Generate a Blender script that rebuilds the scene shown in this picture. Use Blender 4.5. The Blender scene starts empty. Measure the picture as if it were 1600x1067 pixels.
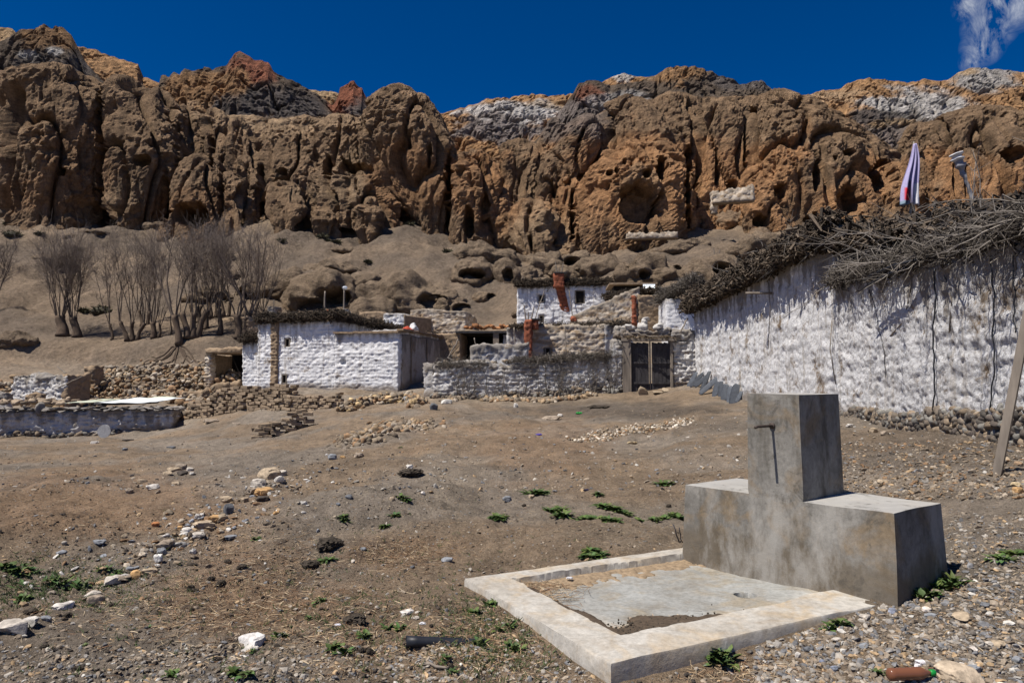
import bpy, math, numpy as np
from mathutils import Vector
R = math.radians
# ------------------------------------------------------------------ camera, sky, sun, exposure
F = 1111.0; HY = 600.0; CAMZ = 1.5
PITCH = math.atan((HY - 533.5) / F)
sc = bpy.context.scene
cam_d = bpy.data.cameras.new('camera'); cam = bpy.data.objects.new('camera', cam_d)
sc.collection.objects.link(cam); sc.camera = cam
cam.location = (0, 0, CAMZ); cam.rotation_euler = (R(90) + PITCH, 0, 0)
cam_d.sensor_width = 36; cam_d.lens = F / 1600 * 36; cam_d.clip_start = 0.05; cam_d.clip_end = 2000
SUN_EL = 62; SUN_AZ = (-0.87, -0.49)           # direction towards the sun, horizontal part
n_ = math.hypot(*SUN_AZ); SUN_AZ = (SUN_AZ[0]/n_, SUN_AZ[1]/n_)
sun_d = bpy.data.lights.new('sun', 'SUN'); sun_d.energy = 5.0; sun_d.angle = R(0.53); sun_d.color = (1, 0.935, 0.845)
sun = bpy.data.objects.new('sun', sun_d); sc.collection.objects.link(sun)
sv = Vector((SUN_AZ[0]*math.cos(R(SUN_EL)), SUN_AZ[1]*math.cos(R(SUN_EL)), math.sin(R(SUN_EL))))
sun.rotation_euler = sv.to_track_quat('Z', 'Y').to_euler(); sun.location = (-20, -10, 60)
w = bpy.data.worlds.new('World'); sc.world = w; w.use_nodes = True
nt = w.node_tree; nt.nodes.clear()
def N(nt, t, **k):
    n = nt.nodes.new(t)
    for a, b in k.items(): setattr(n, a, b)
    return n
out = N(nt, 'ShaderNodeOutputWorld'); bg = N(nt, 'ShaderNodeBackground'); sky = N(nt, 'ShaderNodeTexSky')
sky.sky_type = 'NISHITA'; sky.sun_disc = False; sky.sun_elevation = R(SUN_EL)
sky.sun_rotation = math.atan2(SUN_AZ[0], SUN_AZ[1]); sky.altitude = 3900; sky.air_density = 1.0; sky.dust_density = 0.2; sky.ozone_density = 3.0
hs = N(nt, 'ShaderNodeHueSaturation'); hs.inputs['Saturation'].default_value = 1.36; hs.inputs['Value'].default_value = 1.0
gm = N(nt, 'ShaderNodeMix', data_type='RGBA', blend_type='MULTIPLY'); gm.inputs['Factor'].default_value = 1; gm.inputs['B'].default_value = (.92, .88, 1.0, 1)
nt.links.new(sky.outputs[0], gm.inputs['A']); nt.links.new(gm.outputs['Result'], hs.inputs['Color'])
# a wisp of cirrus high on the right, fixed to a direction of the sky
tc = N(nt, 'ShaderNodeTexCoord')
def mathn(nt, op, a, b=None, clamp=False):
    m = N(nt, 'ShaderNodeMath', operation=op, use_clamp=clamp)
    for i, v in enumerate((a, b)):
        if v is None: continue
        if isinstance(v, (int, float)): m.inputs[i].default_value = v
        else: nt.links.new(v, m.inputs[i])
    return m.outputs[0]
def sky_blob(px, py, r):
    a = (px-800)/F; b = (533.5-py)/F
    d = Vector((a, math.cos(PITCH)-b*math.sin(PITCH), math.sin(PITCH)+b*math.cos(PITCH))).normalized()
    vd = N(nt, 'ShaderNodeVectorMath', operation='DISTANCE'); nt.links.new(tc.outputs['Generated'], vd.inputs[0]); vd.inputs[1].default_value = d
    return mathn(nt, 'SUBTRACT', 1.0, mathn(nt, 'DIVIDE', vd.outputs['Value'], r), True)
blob = None
for px, py, r in ((1560, 2, .036), (1585, 10, .03), (1548, 40, .030), (1514, 10, .018), (1536, 72, .024), (1518, 96, .014)):
    s = sky_blob(px, py, r); blob = s if blob is None else mathn(nt, 'MAXIMUM', blob, s)
mp = N(nt, 'ShaderNodeMapping'); mp.inputs['Rotation'].default_value = (0, R(25), 0); mp.inputs['Scale'].default_value = (30, 30, 13)
cn = N(nt, 'ShaderNodeTexNoise'); cn.inputs['Scale'].default_value = 1.6; cn.inputs['Detail'].default_value = 9; cn.inputs['Roughness'].default_value = .68; cn.inputs['Distortion'].default_value = .6
nt.links.new(tc.outputs['Generated'], mp.inputs['Vector']); nt.links.new(mp.outputs[0], cn.inputs['Vector'])
cm = mathn(nt, 'MULTIPLY', mathn(nt, 'MULTIPLY', blob, mathn(nt, 'SUBTRACT', cn.outputs[0], .42)), 3.2, True)
mx = N(nt, 'ShaderNodeMix', data_type='RGBA'); nt.links.new(cm, mx.inputs['Factor']); nt.links.new(hs.outputs[0], mx.inputs['A'])
mx.inputs['B'].default_value = (8.0, 8.4, 9.0, 1)
SKYS = 0.064
nt.links.new(mx.outputs['Result'], bg.inputs['Color']); bg.inputs['Strength'].default_value = SKYS; nt.links.new(bg.outputs[0], out.inputs[0])
vs = sc.view_settings; vs.view_transform = 'Standard'; vs.look = 'None'; vs.gamma = 1; vs.use_curve_mapping = False; vs.exposure = 0.42
sc.render.resolution_x = 1024; sc.render.resolution_y = 682
sc.cycles.max_bounces = 6; sc.cycles.diffuse_bounces = 3; sc.cycles.use_adaptive_sampling = True

# ------------------------------------------------------------------ numpy helpers
rng = np.random.default_rng(7)
def hsh(ix, iy, iz, s):
    h = (ix.astype(np.int64)*374761393 + iy.astype(np.int64)*668265263 + iz.astype(np.int64)*1274126177 + s*974634777) & 0xffffffff
    h = ((h ^ (h >> 13)) * 1274126177) & 0xffffffff
    h = ((h ^ (h >> 16)) * 2246822519) & 0xffffffff
    return (h ^ (h >> 15)) & 0xffffffff
def noise(p, s=0):
    """value-gradient noise, about -1..1; p is (N,3)"""
    p = np.asarray(p, float); i = np.floor(p).astype(np.int64); f = p - i
    u = f*f*f*(f*(f*6-15)+10); r = 0
    for dx in (0, 1):
        wx = u[:, 0] if dx else 1-u[:, 0]
        for dy in (0, 1):
            wy = u[:, 1] if dy else 1-u[:, 1]
            for dz in (0, 1):
                wz = u[:, 2] if dz else 1-u[:, 2]
                h = hsh(i[:, 0]+dx, i[:, 1]+dy, i[:, 2]+dz, s)
                g = ((h & 1023)/511.5-1)*(f[:, 0]-dx) + (((h >> 10) & 1023)/511.5-1)*(f[:, 1]-dy) + (((h >> 20) & 1023)/511.5-1)*(f[:, 2]-dz)
                r = r + wx*wy*wz*g
    return r*1.7
def fbm(p, o=4, s=0, g=.5):
    p = np.asarray(p, float); a = 1; r = 0
    for k in range(o): r = r + a*noise(p*(2.03**k)+k*17.3, s+k); a *= g
    return r
def worley(p, s=0):
    p = np.asarray(p, float); i = np.floor(p).astype(np.int64); best = np.full(len(p), 9.); sec = np.full(len(p), 9.)
    for dx in (-1, 0, 1):
        for dy in (-1, 0, 1):
            for dz in (-1, 0, 1):
                c = i + (dx, dy, dz); h = hsh(c[:, 0], c[:, 1], c[:, 2], s)
                q = c + np.stack([(h & 1023)/1023, ((h >> 10) & 1023)/1023, ((h >> 20) & 1023)/1023], 1)
                d = np.sqrt(((p-q)**2).sum(1)); m = d < best
                sec = np.where(m, best, np.minimum(sec, d)); best = np.where(m, d, best)
    return best, sec
def sm(a, b, x): t = np.clip((x-a)/(b-a), 0, 1); return t*t*(3-2*t)
cp, sp = math.cos(PITCH), math.sin(PITCH)
def P(px, py, D):
    a = (np.asarray(px, float)-800)/F; b = (533.5-np.asarray(py, float))/F
    k = D/(cp-b*sp)
    return np.stack([a*k, np.broadcast_to(np.asarray(D, float), np.shape(k)) if np.ndim(k) else np.asarray(float(D)), CAMZ+(sp+b*cp)*k], -1)
def proj(V):
    x = V[:, 0]; y = V[:, 1]; z = V[:, 2]-CAMZ
    d = y*cp+z*sp; u = -y*sp+z*cp; d = np.where(d < .1, .1, d)
    return 800+F*x/d, 533.5-F*u/d
# ------------------------------------------------------------------ terrain height
CT = [(0,1067,3.57),(-900,1067,3.57),(400,1067,3.57),(800,1067,3.6),(1200,1067,3.57),(1600,1060,3.6),(2500,1060,3.6),
 (0,900,5.5),(0,800,8.6),(0,740,14),(0,700,24),(0,683,32),(150,683,31.5),(300,690,25),(270,675,32),(300,740,13.0),
 (250,900,5.4),(300,820,8.0),(430,740,12),(600,900,5.5),(600,800,8.2),(600,700,15.2),(600,652,24),(620,615,34.5),(380,622,36.5),(480,650,28),(400,686,24),
 (742,918,5.1),(1000,850,6.6),(1000,800,8.5),(1000,700,15),(1000,652,22),(980,615,29.5),(830,625,30),(680,622,31),(800,700,15),(800,650,23.5),
 (1405,940,4.6),(1500,890,5.2),(1200,760,9.5),(1150,700,13),(1100,650,20),(1088,602,29.5),(1200,632,21),(1310,646,17),(1350,700,11.5),(1400,760,8),
 (1555,735,8.5),(1600,698,10),(1600,760,7.2),(1600,900,4.9),(2200,760,9),(2100,660,18),(1500,640,19),(1400,600,32),
 (0,600,43),(150,605,43),(330,603,42),(0,560,45.5),(300,563,45.5),(0,520,51),(330,520,50),(-500,560,45),(-500,325,90),(-300,683,32),(-800,800,12),
 (200,500,54),(100,430,66),(300,430,66),(60,335,88),(200,345,88),(330,355,86),
 (450,560,45),(600,545,45),(780,545,45),(900,540,42),(1000,525,42),(550,480,58),(700,470,58),(550,400,72),(560,340,90),(700,362,86),(800,420,68),(860,410,80),
 (880,503,49),(1000,480,50),(1000,420,66),(960,390,80),(1060,360,86),(1150,430,60),(1200,370,82),(1300,480,50),(1400,400,75),(1600,400,70),(1600,300,95),(2100,350,85),
 (1250,330,92)]
CP = np.array([P(a, b, d) for a, b, d in CT])
extra = [(-80,120,34),(-20,120,34),(40,120,34),(100,120,30),(-150,250,48),(0,250,48),(150,250,48),(0,-30,0),(-40,-40,-.5),(40,-40,1),(-100,0,-1),(100,0,4),(0,0,0),(-3,1,0),(3,1,0),(-200,100,20),(200,100,25)]
CP = np.vstack([CP, np.array(extra, float)])
def warp(x, y):   # distance-normalised coordinates so near and far points carry similar weight
    r = np.sqrt(x*x+y*y)+4; k = np.log(r/4)*30/r
    return x*k, y*k
cx, cy = warp(CP[:, 0], CP[:, 1])
def tk(d2): return np.where(d2 > 1e-9, d2*np.log(np.maximum(d2, 1e-9))*.5, 0)
n = len(CP); A = np.zeros((n+3, n+3))
A[:n, :n] = tk((cx[:, None]-cx)**2+(cy[:, None]-cy)**2)+np.eye(n)*.25
A[:n, n] = 1; A[:n, n+1] = cx; A[:n, n+2] = cy; A[n:, :n] = A[:n, n:].T
SOL = np.linalg.solve(A, np.r_[CP[:, 2], 0, 0, 0])
def tps(x, y, n=n, cx=cx, cy=cy, SOL=SOL):
    X, Y = warp(x, y); r = SOL[n]+SOL[n+1]*X+SOL[n+2]*Y
    for i in range(n): r = r+SOL[i]*tk((X-cx[i])**2+(Y-cy[i])**2)
    return r
# basin frame
UA = np.array((.88, .47)); UA /= np.linalg.norm(UA); VA = np.array((-UA[1], UA[0]))
BC = np.array((.49, 3.60))     # near corner of the basin rim
def H(x, y, det=True):
    x = np.atleast_1d(np.asarray(x, float)); y = np.atleast_1d(np.asarray(y, float))
    z = tps(x, y); r = np.sqrt(x*x+y*y)
    p = np.stack([x, y, x*0], 1)
    a = (x-BC[0])*UA[0]+(y-BC[1])*UA[1]; b = (x-BC[0])*VA[0]+(y-BC[1])*VA[1]
    near = sm(-.5, .1, a)*sm(3.2, 2.3, a)*sm(-.5, .1, b)*sm(2.3, 1.8, b)
    q = 1-near*.85
    far = sm(45, 60, y)
    z = z + q*(1-far)*(.13*fbm(p*.45, 3, 5)+.05*fbm(p*1.7, 3, 9)) + far*(1.0*fbm(p*.09, 3, 21)-.5*np.abs(noise(p*(.25, .08, 1), 31))*2+.38*fbm(p*.33, 4, 24))
    if det:
        tread = fbm(p*(.8, 2.2, 1), 3, 77)
        z = z + q*(.026*fbm(p*5, 3, 13)-.03*np.clip(tread-.25, 0, 1))*sm(60, 10, r) + far*.10*fbm(p*1.1, 4, 41)
        z = z + q*.006*fbm(p*26, 2, 15)*sm(14, 6, r)
    # trodden ridge and hollow on the left
    t = ((x+2.9)*.55+(y-7.5)*-.83)
    z = z + .24*np.exp(-(t/.7)**2)*sm(3.5, 5, y)*sm(14, 10, y)*sm(.5, -1, x)
    # terrace bank under the trees
    bank = sm(49.2, 48.2, y)*sm(44.5, 48.0, y)*sm(-12.5, -15, x)
    z = z - bank*.9*(1+.3*noise(p*.5, 3))
    # pull down inside basin and under the tap
    ins = (a > .1)*(a < 2.5)*(b > .1)*(b < 1.65)
    return z - ins*.16
def G(px, py, dmax=95):
    """ground point seen at a pixel of the photograph"""
    D = np.geomspace(2.0, dmax, 700); q = P(px, py, D); h = H(q[:, 0], q[:, 1]); k = np.nonzero(q[:, 2] < h)[0]
    i = k[0] if len(k) else len(D)-1
    return np.array((q[i, 0], q[i, 1], h[i]))
def GZ(x, y): return float(H(x, y)[0])

# ------------------------------------------------------------------ mesh helpers
def mk(name, V, Fs, mat, parent=None, loc=None, smooth=True, col=None, attrs=None, sharp=None):
    V = np.asarray(V, float)
    if parent is not None: V = V - np.array(parent['_w'])
    elif loc is not None: V = V - np.array(loc)
    me = bpy.data.meshes.new(name)
    if isinstance(Fs, np.ndarray): Fs = [Fs]
    Fs = [np.asarray(f) for f in Fs if len(f)]
    nl = sum(f.size for f in Fs); npol = sum(len(f) for f in Fs)
    me.vertices.add(len(V)); me.vertices.foreach_set('co', V.astype(np.float32).ravel())
    me.loops.add(nl); me.loops.foreach_set('vertex_index', np.concatenate([f.ravel() for f in Fs]).astype(np.int32))
    me.polygons.add(npol); st = []; o = 0
    for f in Fs: st.append(o+np.arange(len(f))*f.shape[1]); o += f.size
    me.polygons.foreach_set('loop_start', np.concatenate(st).astype(np.int32))
    me.update(calc_edges=True); me.validate()
    me.polygons.foreach_set('use_smooth', [bool(smooth)]*len(me.polygons))
    if col is not None:
        c = me.color_attributes.new('Col', 'FLOAT_COLOR', 'POINT'); c.data.foreach_set('color', np.c_[col, np.ones(len(col))].astype(np.float32).ravel())
    for k, v in (attrs or {}).items():
        a = me.attributes.new(k, 'FLOAT', 'POINT'); a.data.foreach_set('value', np.asarray(v, np.float32))
    if sharp: me.set_sharp_from_angle(angle=R(sharp))
    me.materials.append(mat)
    o = bpy.data.objects.new(name, me); sc.collection.objects.link(o)
    if parent is not None: o.parent = parent
    if loc is not None and parent is None: o.location = loc
    o['_w'] = list(np.array(parent['_w'])) if parent is not None else (list(loc) if loc is not None else [0, 0, 0])
    return o
def tag(o, label=None, cat=None, group=None, kind=None):
    if label: o['label'] = label
    if cat: o['category'] = cat
    if group: o['group'] = group
    if kind: o['kind'] = kind
    return o
def thing(name, loc, label, cat, group=None):
    o = bpy.data.objects.new(name, None); sc.collection.objects.link(o); o.location = [float(v) for v in loc]; o['_w'] = [float(v) for v in loc]
    return tag(o, label, cat, group)
class MB:
    def __init__(s): s.V = []; s.F = {}; s.C = []; s.n = 0
    def add(s, V, Fs, col=None):
        V = np.asarray(V, float)
        if isinstance(Fs, np.ndarray): Fs = [Fs]
        for f in Fs:
            f = np.asarray(f)
            if len(f): s.F.setdefault(f.shape[1], []).append(f+s.n)
        s.V.append(V); s.n += len(V)
        if col is not None: s.C.append(np.broadcast_to(np.asarray(col, float), (len(V), 3)))
        return s
    def build(s, name, mat, **k):
        V = np.vstack(s.V); Fs = [np.vstack(v) for v in s.F.values()]
        if s.C and sum(len(c) for c in s.C) == len(V): k['col'] = np.vstack(s.C)
        return mk(name, V, Fs, mat, **k)
def segs(P0, P1, R0, R1, n=4, caps=False):
    P0 = np.atleast_2d(P0).astype(float); P1 = np.atleast_2d(P1).astype(float); m = len(P0)
    R0 = np.broadcast_to(np.asarray(R0, float), (m,)); R1 = np.broadcast_to(np.asarray(R1, float), (m,))
    d = P1-P0; L = np.linalg.norm(d, axis=1, keepdims=True); d = d/np.maximum(L, 1e-9)
    h = np.where(np.abs(d[:, 2:3]) > .9, np.array([[1., 0, 0]]), np.array([[0, 0, 1.]]))
    a = np.cross(d, h); a /= np.linalg.norm(a, axis=1, keepdims=True); b = np.cross(d, a)
    t = np.arange(n)*2*math.pi/n; c, s = np.cos(t)[None, :, None], np.sin(t)[None, :, None]
    ring = a[:, None]*c+b[:, None]*s
    V = np.concatenate([P0[:, None]+ring*R0[:, None, None], P1[:, None]+ring*R1[:, None, None]], 1).reshape(-1, 3)
    k = np.arange(n); f = np.stack([k, (k+1) % n, (k+1) % n+n, k+n], 1)
    Fq = (f[None]+(np.arange(m)*2*n)[:, None, None]).reshape(-1, 4)
    out = [Fq]
    if caps:
        c0 = (k[::-1][None]+(np.arange(m)*2*n)[:, None]); c1 = ((k+n)[None]+(np.arange(m)*2*n)[:, None]); out.append(np.vstack([c0, c1]))
    return V, out
def tube(pts, rad, n=6, cap=True):
    pts = np.asarray(pts, float); m = len(pts); rad = np.broadcast_to(np.asarray(rad, float), (m,))
    d = np.gradient(pts, axis=0); d /= np.linalg.norm(d, axis=1, keepdims=True)
    ref = np.array((0, 0, 1.)) if abs(d[:, 2]).mean() < .8 else np.array((1., 0, 0))
    a = np.cross(d, ref); a /= np.linalg.norm(a, axis=1, keepdims=True); b = np.cross(d, a)
    t = np.arange(n)*2*math.pi/n
    V = (pts[:, None]+(a[:, None]*np.cos(t)[None, :, None]+b[:, None]*np.sin(t)[None, :, None])*rad[:, None, None]).reshape(-1, 3)
    k = np.arange(n); f = np.stack([k, (k+1) % n, (k+1) % n+n, k+n], 1)
    out = [(f[None]+(np.arange(m-1)*n)[:, None, None]).reshape(-1, 4)]
    if cap: out.append(np.stack([k[::-1], k+(m-1)*n]))
    return V, out
g_ = (1+5**.5)/2
IV = np.array([(-1,g_,0),(1,g_,0),(-1,-g_,0),(1,-g_,0),(0,-1,g_),(0,1,g_),(0,-1,-g_),(0,1,-g_),(g_,0,-1),(g_,0,1),(-g_,0,-1),(-g_,0,1)], float); IV /= np.linalg.norm(IV[0])
IF = np.array([(0,11,5),(0,5,1),(0,1,7),(0,7,10),(0,10,11),(1,5,9),(5,11,4),(11,10,2),(10,7,6),(7,1,8),(3,9,4),(3,4,2),(3,2,6),(3,6,8),(3,8,9),(4,9,5),(2,4,11),(6,2,10),(8,6,7),(9,8,1)])
def subd(V, Fc):
    V = list(map(tuple, V)); D = {}; o = []
    def m(a, b):
        k = (min(a, b), max(a, b))
        if k not in D:
            v = np.array(V[a])+V[b]; v /= np.linalg.norm(v); D[k] = len(V); V.append(tuple(v))
        return D[k]
    for a, b, c in Fc: ab, bc, ca = m(a, b), m(b, c), m(c, a); o += [(a, ab, ca), (b, bc, ab), (c, ca, bc), (ab, bc, ca)]
    return np.array(V), np.array(o)
I1 = subd(IV, IF); I2 = subd(*I1); I3 = subd(*I2); I4 = subd(*I3)
def rot3(m, r, tilt=1.0):
    q = r.normal(size=(m, 4)); q[:, 1:3] *= tilt; q /= np.linalg.norm(q, axis=1, keepdims=True)
    a, b, c, d = q.T
    return np.stack([1-2*(c*c+d*d), 2*(b*c-a*d), 2*(b*d+a*c), 2*(b*c+a*d), 1-2*(b*b+d*d), 2*(c*d-a*b), 2*(b*d-a*c), 2*(c*d+a*b), 1-2*(b*b+c*c)], 1).reshape(m, 3, 3)
def stones(C, S, r, lvl=0, tilt=.35, jag=.28):
    """N stones: centres (N,3), half sizes (N,3)"""
    T, Fc = (IV, IF) if lvl == 0 else (I1 if lvl == 1 else I2)
    m = len(C); k = len(T)
    V = np.repeat(T[None], m, 0)
    V = np.sign(V)*np.abs(V)**.8
    off = r.uniform(0, 99, (m, 1, 3))
    rad = 1+jag*noise((T[None]*1.3+off).reshape(-1, 3), 3).reshape(m, k, 1)*1.6 + r.uniform(-jag*.4, jag*.4, (m, k, 1))*(.5 if lvl else 1)
    V = V*rad*np.asarray(S)[:, None, :]; V = np.einsum('mij,mkj->mki', rot3(m, r, tilt), V)+np.asarray(C)[:, None, :]
    return V.reshape(-1, 3), (Fc[None]+(np.arange(m)*k)[:, None, None]).reshape(-1, 3)
SC = np.array([(.26,.215,.165),(.32,.29,.25),(.165,.165,.17),(.22,.175,.13),(.36,.255,.15),(.27,.25,.225),(.125,.11,.095),(.48,.46,.42)])
SCP = np.array([.24,.13,.15,.2,.08,.12,.06,.02])
def scol(m, r): return np.clip(SC[r.choice(len(SC), m, p=SCP/SCP.sum())]*r.uniform(.7, 1.2, (m, 1)), .02, .8)

# ------------------------------------------------------------------ materials
def mat(name, rough=.9):
    m = bpy.data.materials.new(name); m.use_nodes = True; b = m.node_tree.nodes['Principled BSDF']; b.inputs['Roughness'].default_value = rough
    b.inputs['Specular IOR Level'].default_value = .25
    return m, m.node_tree, b
def L_(nt, a, b): nt.links.new(a, b)
def tex(nt, scale, detail=4, rough=.6, sc3=None, kind='NOISE', dist=0, coord='POS'):
    g = N(nt, 'ShaderNodeNewGeometry'); v = g.outputs['Position']
    if coord == 'OBJ': v = N(nt, 'ShaderNodeTexCoord').outputs['Object']
    if sc3:
        mpn = N(nt, 'ShaderNodeMapping'); mpn.inputs['Scale'].default_value = sc3; L_(nt, v, mpn.inputs[0]); v = mpn.outputs[0]
    if kind == 'NOISE':
        t = N(nt, 'ShaderNodeTexNoise'); t.inputs['Detail'].default_value = detail; t.inputs['Roughness'].default_value = rough; t.inputs['Distortion'].default_value = dist
    else:
        t = N(nt, 'ShaderNodeTexVoronoi'); t.feature = kind
    t.inputs['Scale'].default_value = scale; L_(nt, v, t.inputs['Vector']); return t
def ramp(nt, fac, stops):
    r = N(nt, 'ShaderNodeValToRGB'); e = r.color_ramp.elements
    while len(e) < len(stops): e.new(.5)
    for k, (p, c) in zip(e, stops): k.position = p; k.color = (*c, 1) if isinstance(c, tuple) else (c, c, c, 1)
    L_(nt, fac, r.inputs[0]); return r.outputs[0]
def mixc(nt, fac, a, b, mode='MIX'):
    m = N(nt, 'ShaderNodeMix', data_type='RGBA', blend_type=mode)
    for s, v in (('Factor', fac), ('A', a), ('B', b)):
        if isinstance(v, (int, float)): m.inputs[s].default_value = v if s == 'Factor' else (v, v, v, 1)
        elif isinstance(v, tuple): m.inputs[s].default_value = (*v, 1)
        else: L_(nt, v, m.inputs[s])
    return m.outputs['Result']
def bump(nt, b, hts, strength=1, dist=.02):
    prev = None
    for h, d in hts:
        n_ = N(nt, 'ShaderNodeBump'); n_.inputs['Strength'].default_value = strength; n_.inputs['Distance'].default_value = d; L_(nt, h, n_.inputs['Height'])
        if prev is not None: L_(nt, prev, n_.inputs['Normal'])
        prev = n_.outputs[0]
    L_(nt, prev, b.inputs['Normal'])
def attr(nt, name, fac=True):
    a = N(nt, 'ShaderNodeAttribute'); a.attribute_name = name; return a.outputs['Fac'] if fac else a.outputs['Color']

def m_flat(name, c, var=.3, scale=8, rough=.85, bd=.01, sc3=None, metal=0):
    m, nt, b = mat(name, rough); t = tex(nt, scale, 5, .6, sc3)
    f = ramp(nt, t.outputs[0], [(.3, 1-var), (.7, 1+var)])
    L_(nt, mixc(nt, 1.0, c, f, 'MULTIPLY'), b.inputs['Base Color']); b.inputs['Metallic'].default_value = metal
    bump(nt, b, [(t.outputs[0], bd)]); return m
def m_col(name, rough=.9, fine=30, amt=.35, bd=.004, sc3=None):
    m, nt, b = mat(name, rough); t = tex(nt, fine, 6, .65, sc3)
    f = ramp(nt, t.outputs[0], [(.3, 1-amt), (.7, 1+amt)])
    L_(nt, mixc(nt, 1.0, attr(nt, 'Col', False), f, 'MULTIPLY'), b.inputs['Base Color']); bump(nt, b, [(t.outputs[0], bd)]); return m
# ground
def m_ground():
    m, nt, b = mat('ground soil', .95)
    base = attr(nt, 'Col', False)
    big = tex(nt, .35, 6, .62); c = mixc(nt, 1.0, base, ramp(nt, big.outputs[0], [(.34, .78), (.5, 1.0), (.68, 1.22)]), 'MULTIPLY')
    mid = tex(nt, 3.2, 8, .7); c = mixc(nt, 1.0, c, ramp(nt, mid.outputs[0], [(.32, .62), (.5, 1.0), (.66, 1.25)]), 'MULTIPLY')
    fine = tex(nt, 38, 6, .75); c = mixc(nt, 1.0, c, ramp(nt, fine.outputs[0], [(.33, .55), (.5, 1.0), (.66, 1.4)]), 'MULTIPLY')
    # small chips of paler stone and dark droppings lying in the soil
    v = tex(nt, 26, kind='F1'); v.inputs['Randomness'].default_value = 1
    sepc = N(nt, 'ShaderNodeSeparateColor'); L_(nt, v.outputs['Color'], sepc.inputs[0])
    sel = mathn(nt, 'MULTIPLY', mathn(nt, 'GREATER_THAN', sepc.outputs[0], .80), mathn(nt, 'LESS_THAN', v.outputs['Distance'], .26))
    c = mixc(nt, mathn(nt, 'MULTIPLY', sel, .85), c, ramp(nt, sepc.outputs[1], [(0, (.10, .10, .105)), (.35, (.3, .24, .17)), (.6, (.34, .31, .27)), (.9, (.2, .21, .23))]))
    v2 = tex(nt, 70, kind='F1'); sp2 = N(nt, 'ShaderNodeSeparateColor'); L_(nt, v2.outputs['Color'], sp2.inputs[0])
    sel2 = mathn(nt, 'MULTIPLY', mathn(nt, 'GREATER_THAN', sp2.outputs[0], .72), mathn(nt, 'LESS_THAN', v2.outputs['Distance'], .3))
    c = mixc(nt, mathn(nt, 'MULTIPLY', sel2, .7), c, ramp(nt, sp2.outputs[1], [(0, (.07, .065, .06)), (.5, (.26, .22, .17)), (1, (.36, .32, .26))]))
    L_(nt, c, b.inputs['Base Color'])
    hh = mathn(nt, 'ADD', fine.outputs[0], mathn(nt, 'MULTIPLY', sel, .5)); hh = mathn(nt, 'ADD', hh, mathn(nt, 'MULTIPLY', sel2, .3))
    fr_ = attr(nt, 'far'); f1_ = tex(nt, .55, 8, .68); f2_ = tex(nt, 2.2, 7, .7)
    fh = mathn(nt, 'MULTIPLY', mathn(nt, 'ADD', f1_.outputs[0], mathn(nt, 'MULTIPLY', f2_.outputs[0], .4)), fr_)
    bump(nt, b, [(fh, 1.0), (mid.outputs[0], .12), (hh, .022)]); return m
def m_cliff():
    m, nt, b = mat('cliff rock', .95); base = attr(nt, 'Col', False)
    t1 = tex(nt, .9, 9, .68, (1, 1, 1)); t2 = tex(nt, 1.0, 7, .65, (.35, .35, 2.6), dist=.4); t3 = tex(nt, 5, 6, .7)
    t4 = tex(nt, .5, 7, .66, (1.4, 1.4, .22), dist=.3)
    c = mixc(nt, 1.0, base, ramp(nt, t1.outputs[0], [(.32, .6), (.5, 1.0), (.68, 1.32)]), 'MULTIPLY')
    c = mixc(nt, 1.0, c, ramp(nt, t2.outputs[0], [(.38, .8), (.6, 1.12)]), 'MULTIPLY')
    c = mixc(nt, 1.0, c, ramp(nt, t4.outputs[0], [(.36, .68), (.62, 1.16)]), 'MULTIPLY')
    c = mixc(nt, 1.0, c, ramp(nt, t3.outputs[0], [(.3, .7), (.7, 1.3)]), 'MULTIPLY')
    L_(nt, c, b.inputs['Base Color'])
    t5 = tex(nt, 2.2, 9, .75)
    bump(nt, b, [(t1.outputs[0], .7), (t5.outputs[0], .8), (t3.outputs[0], .35)]); return m
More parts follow.
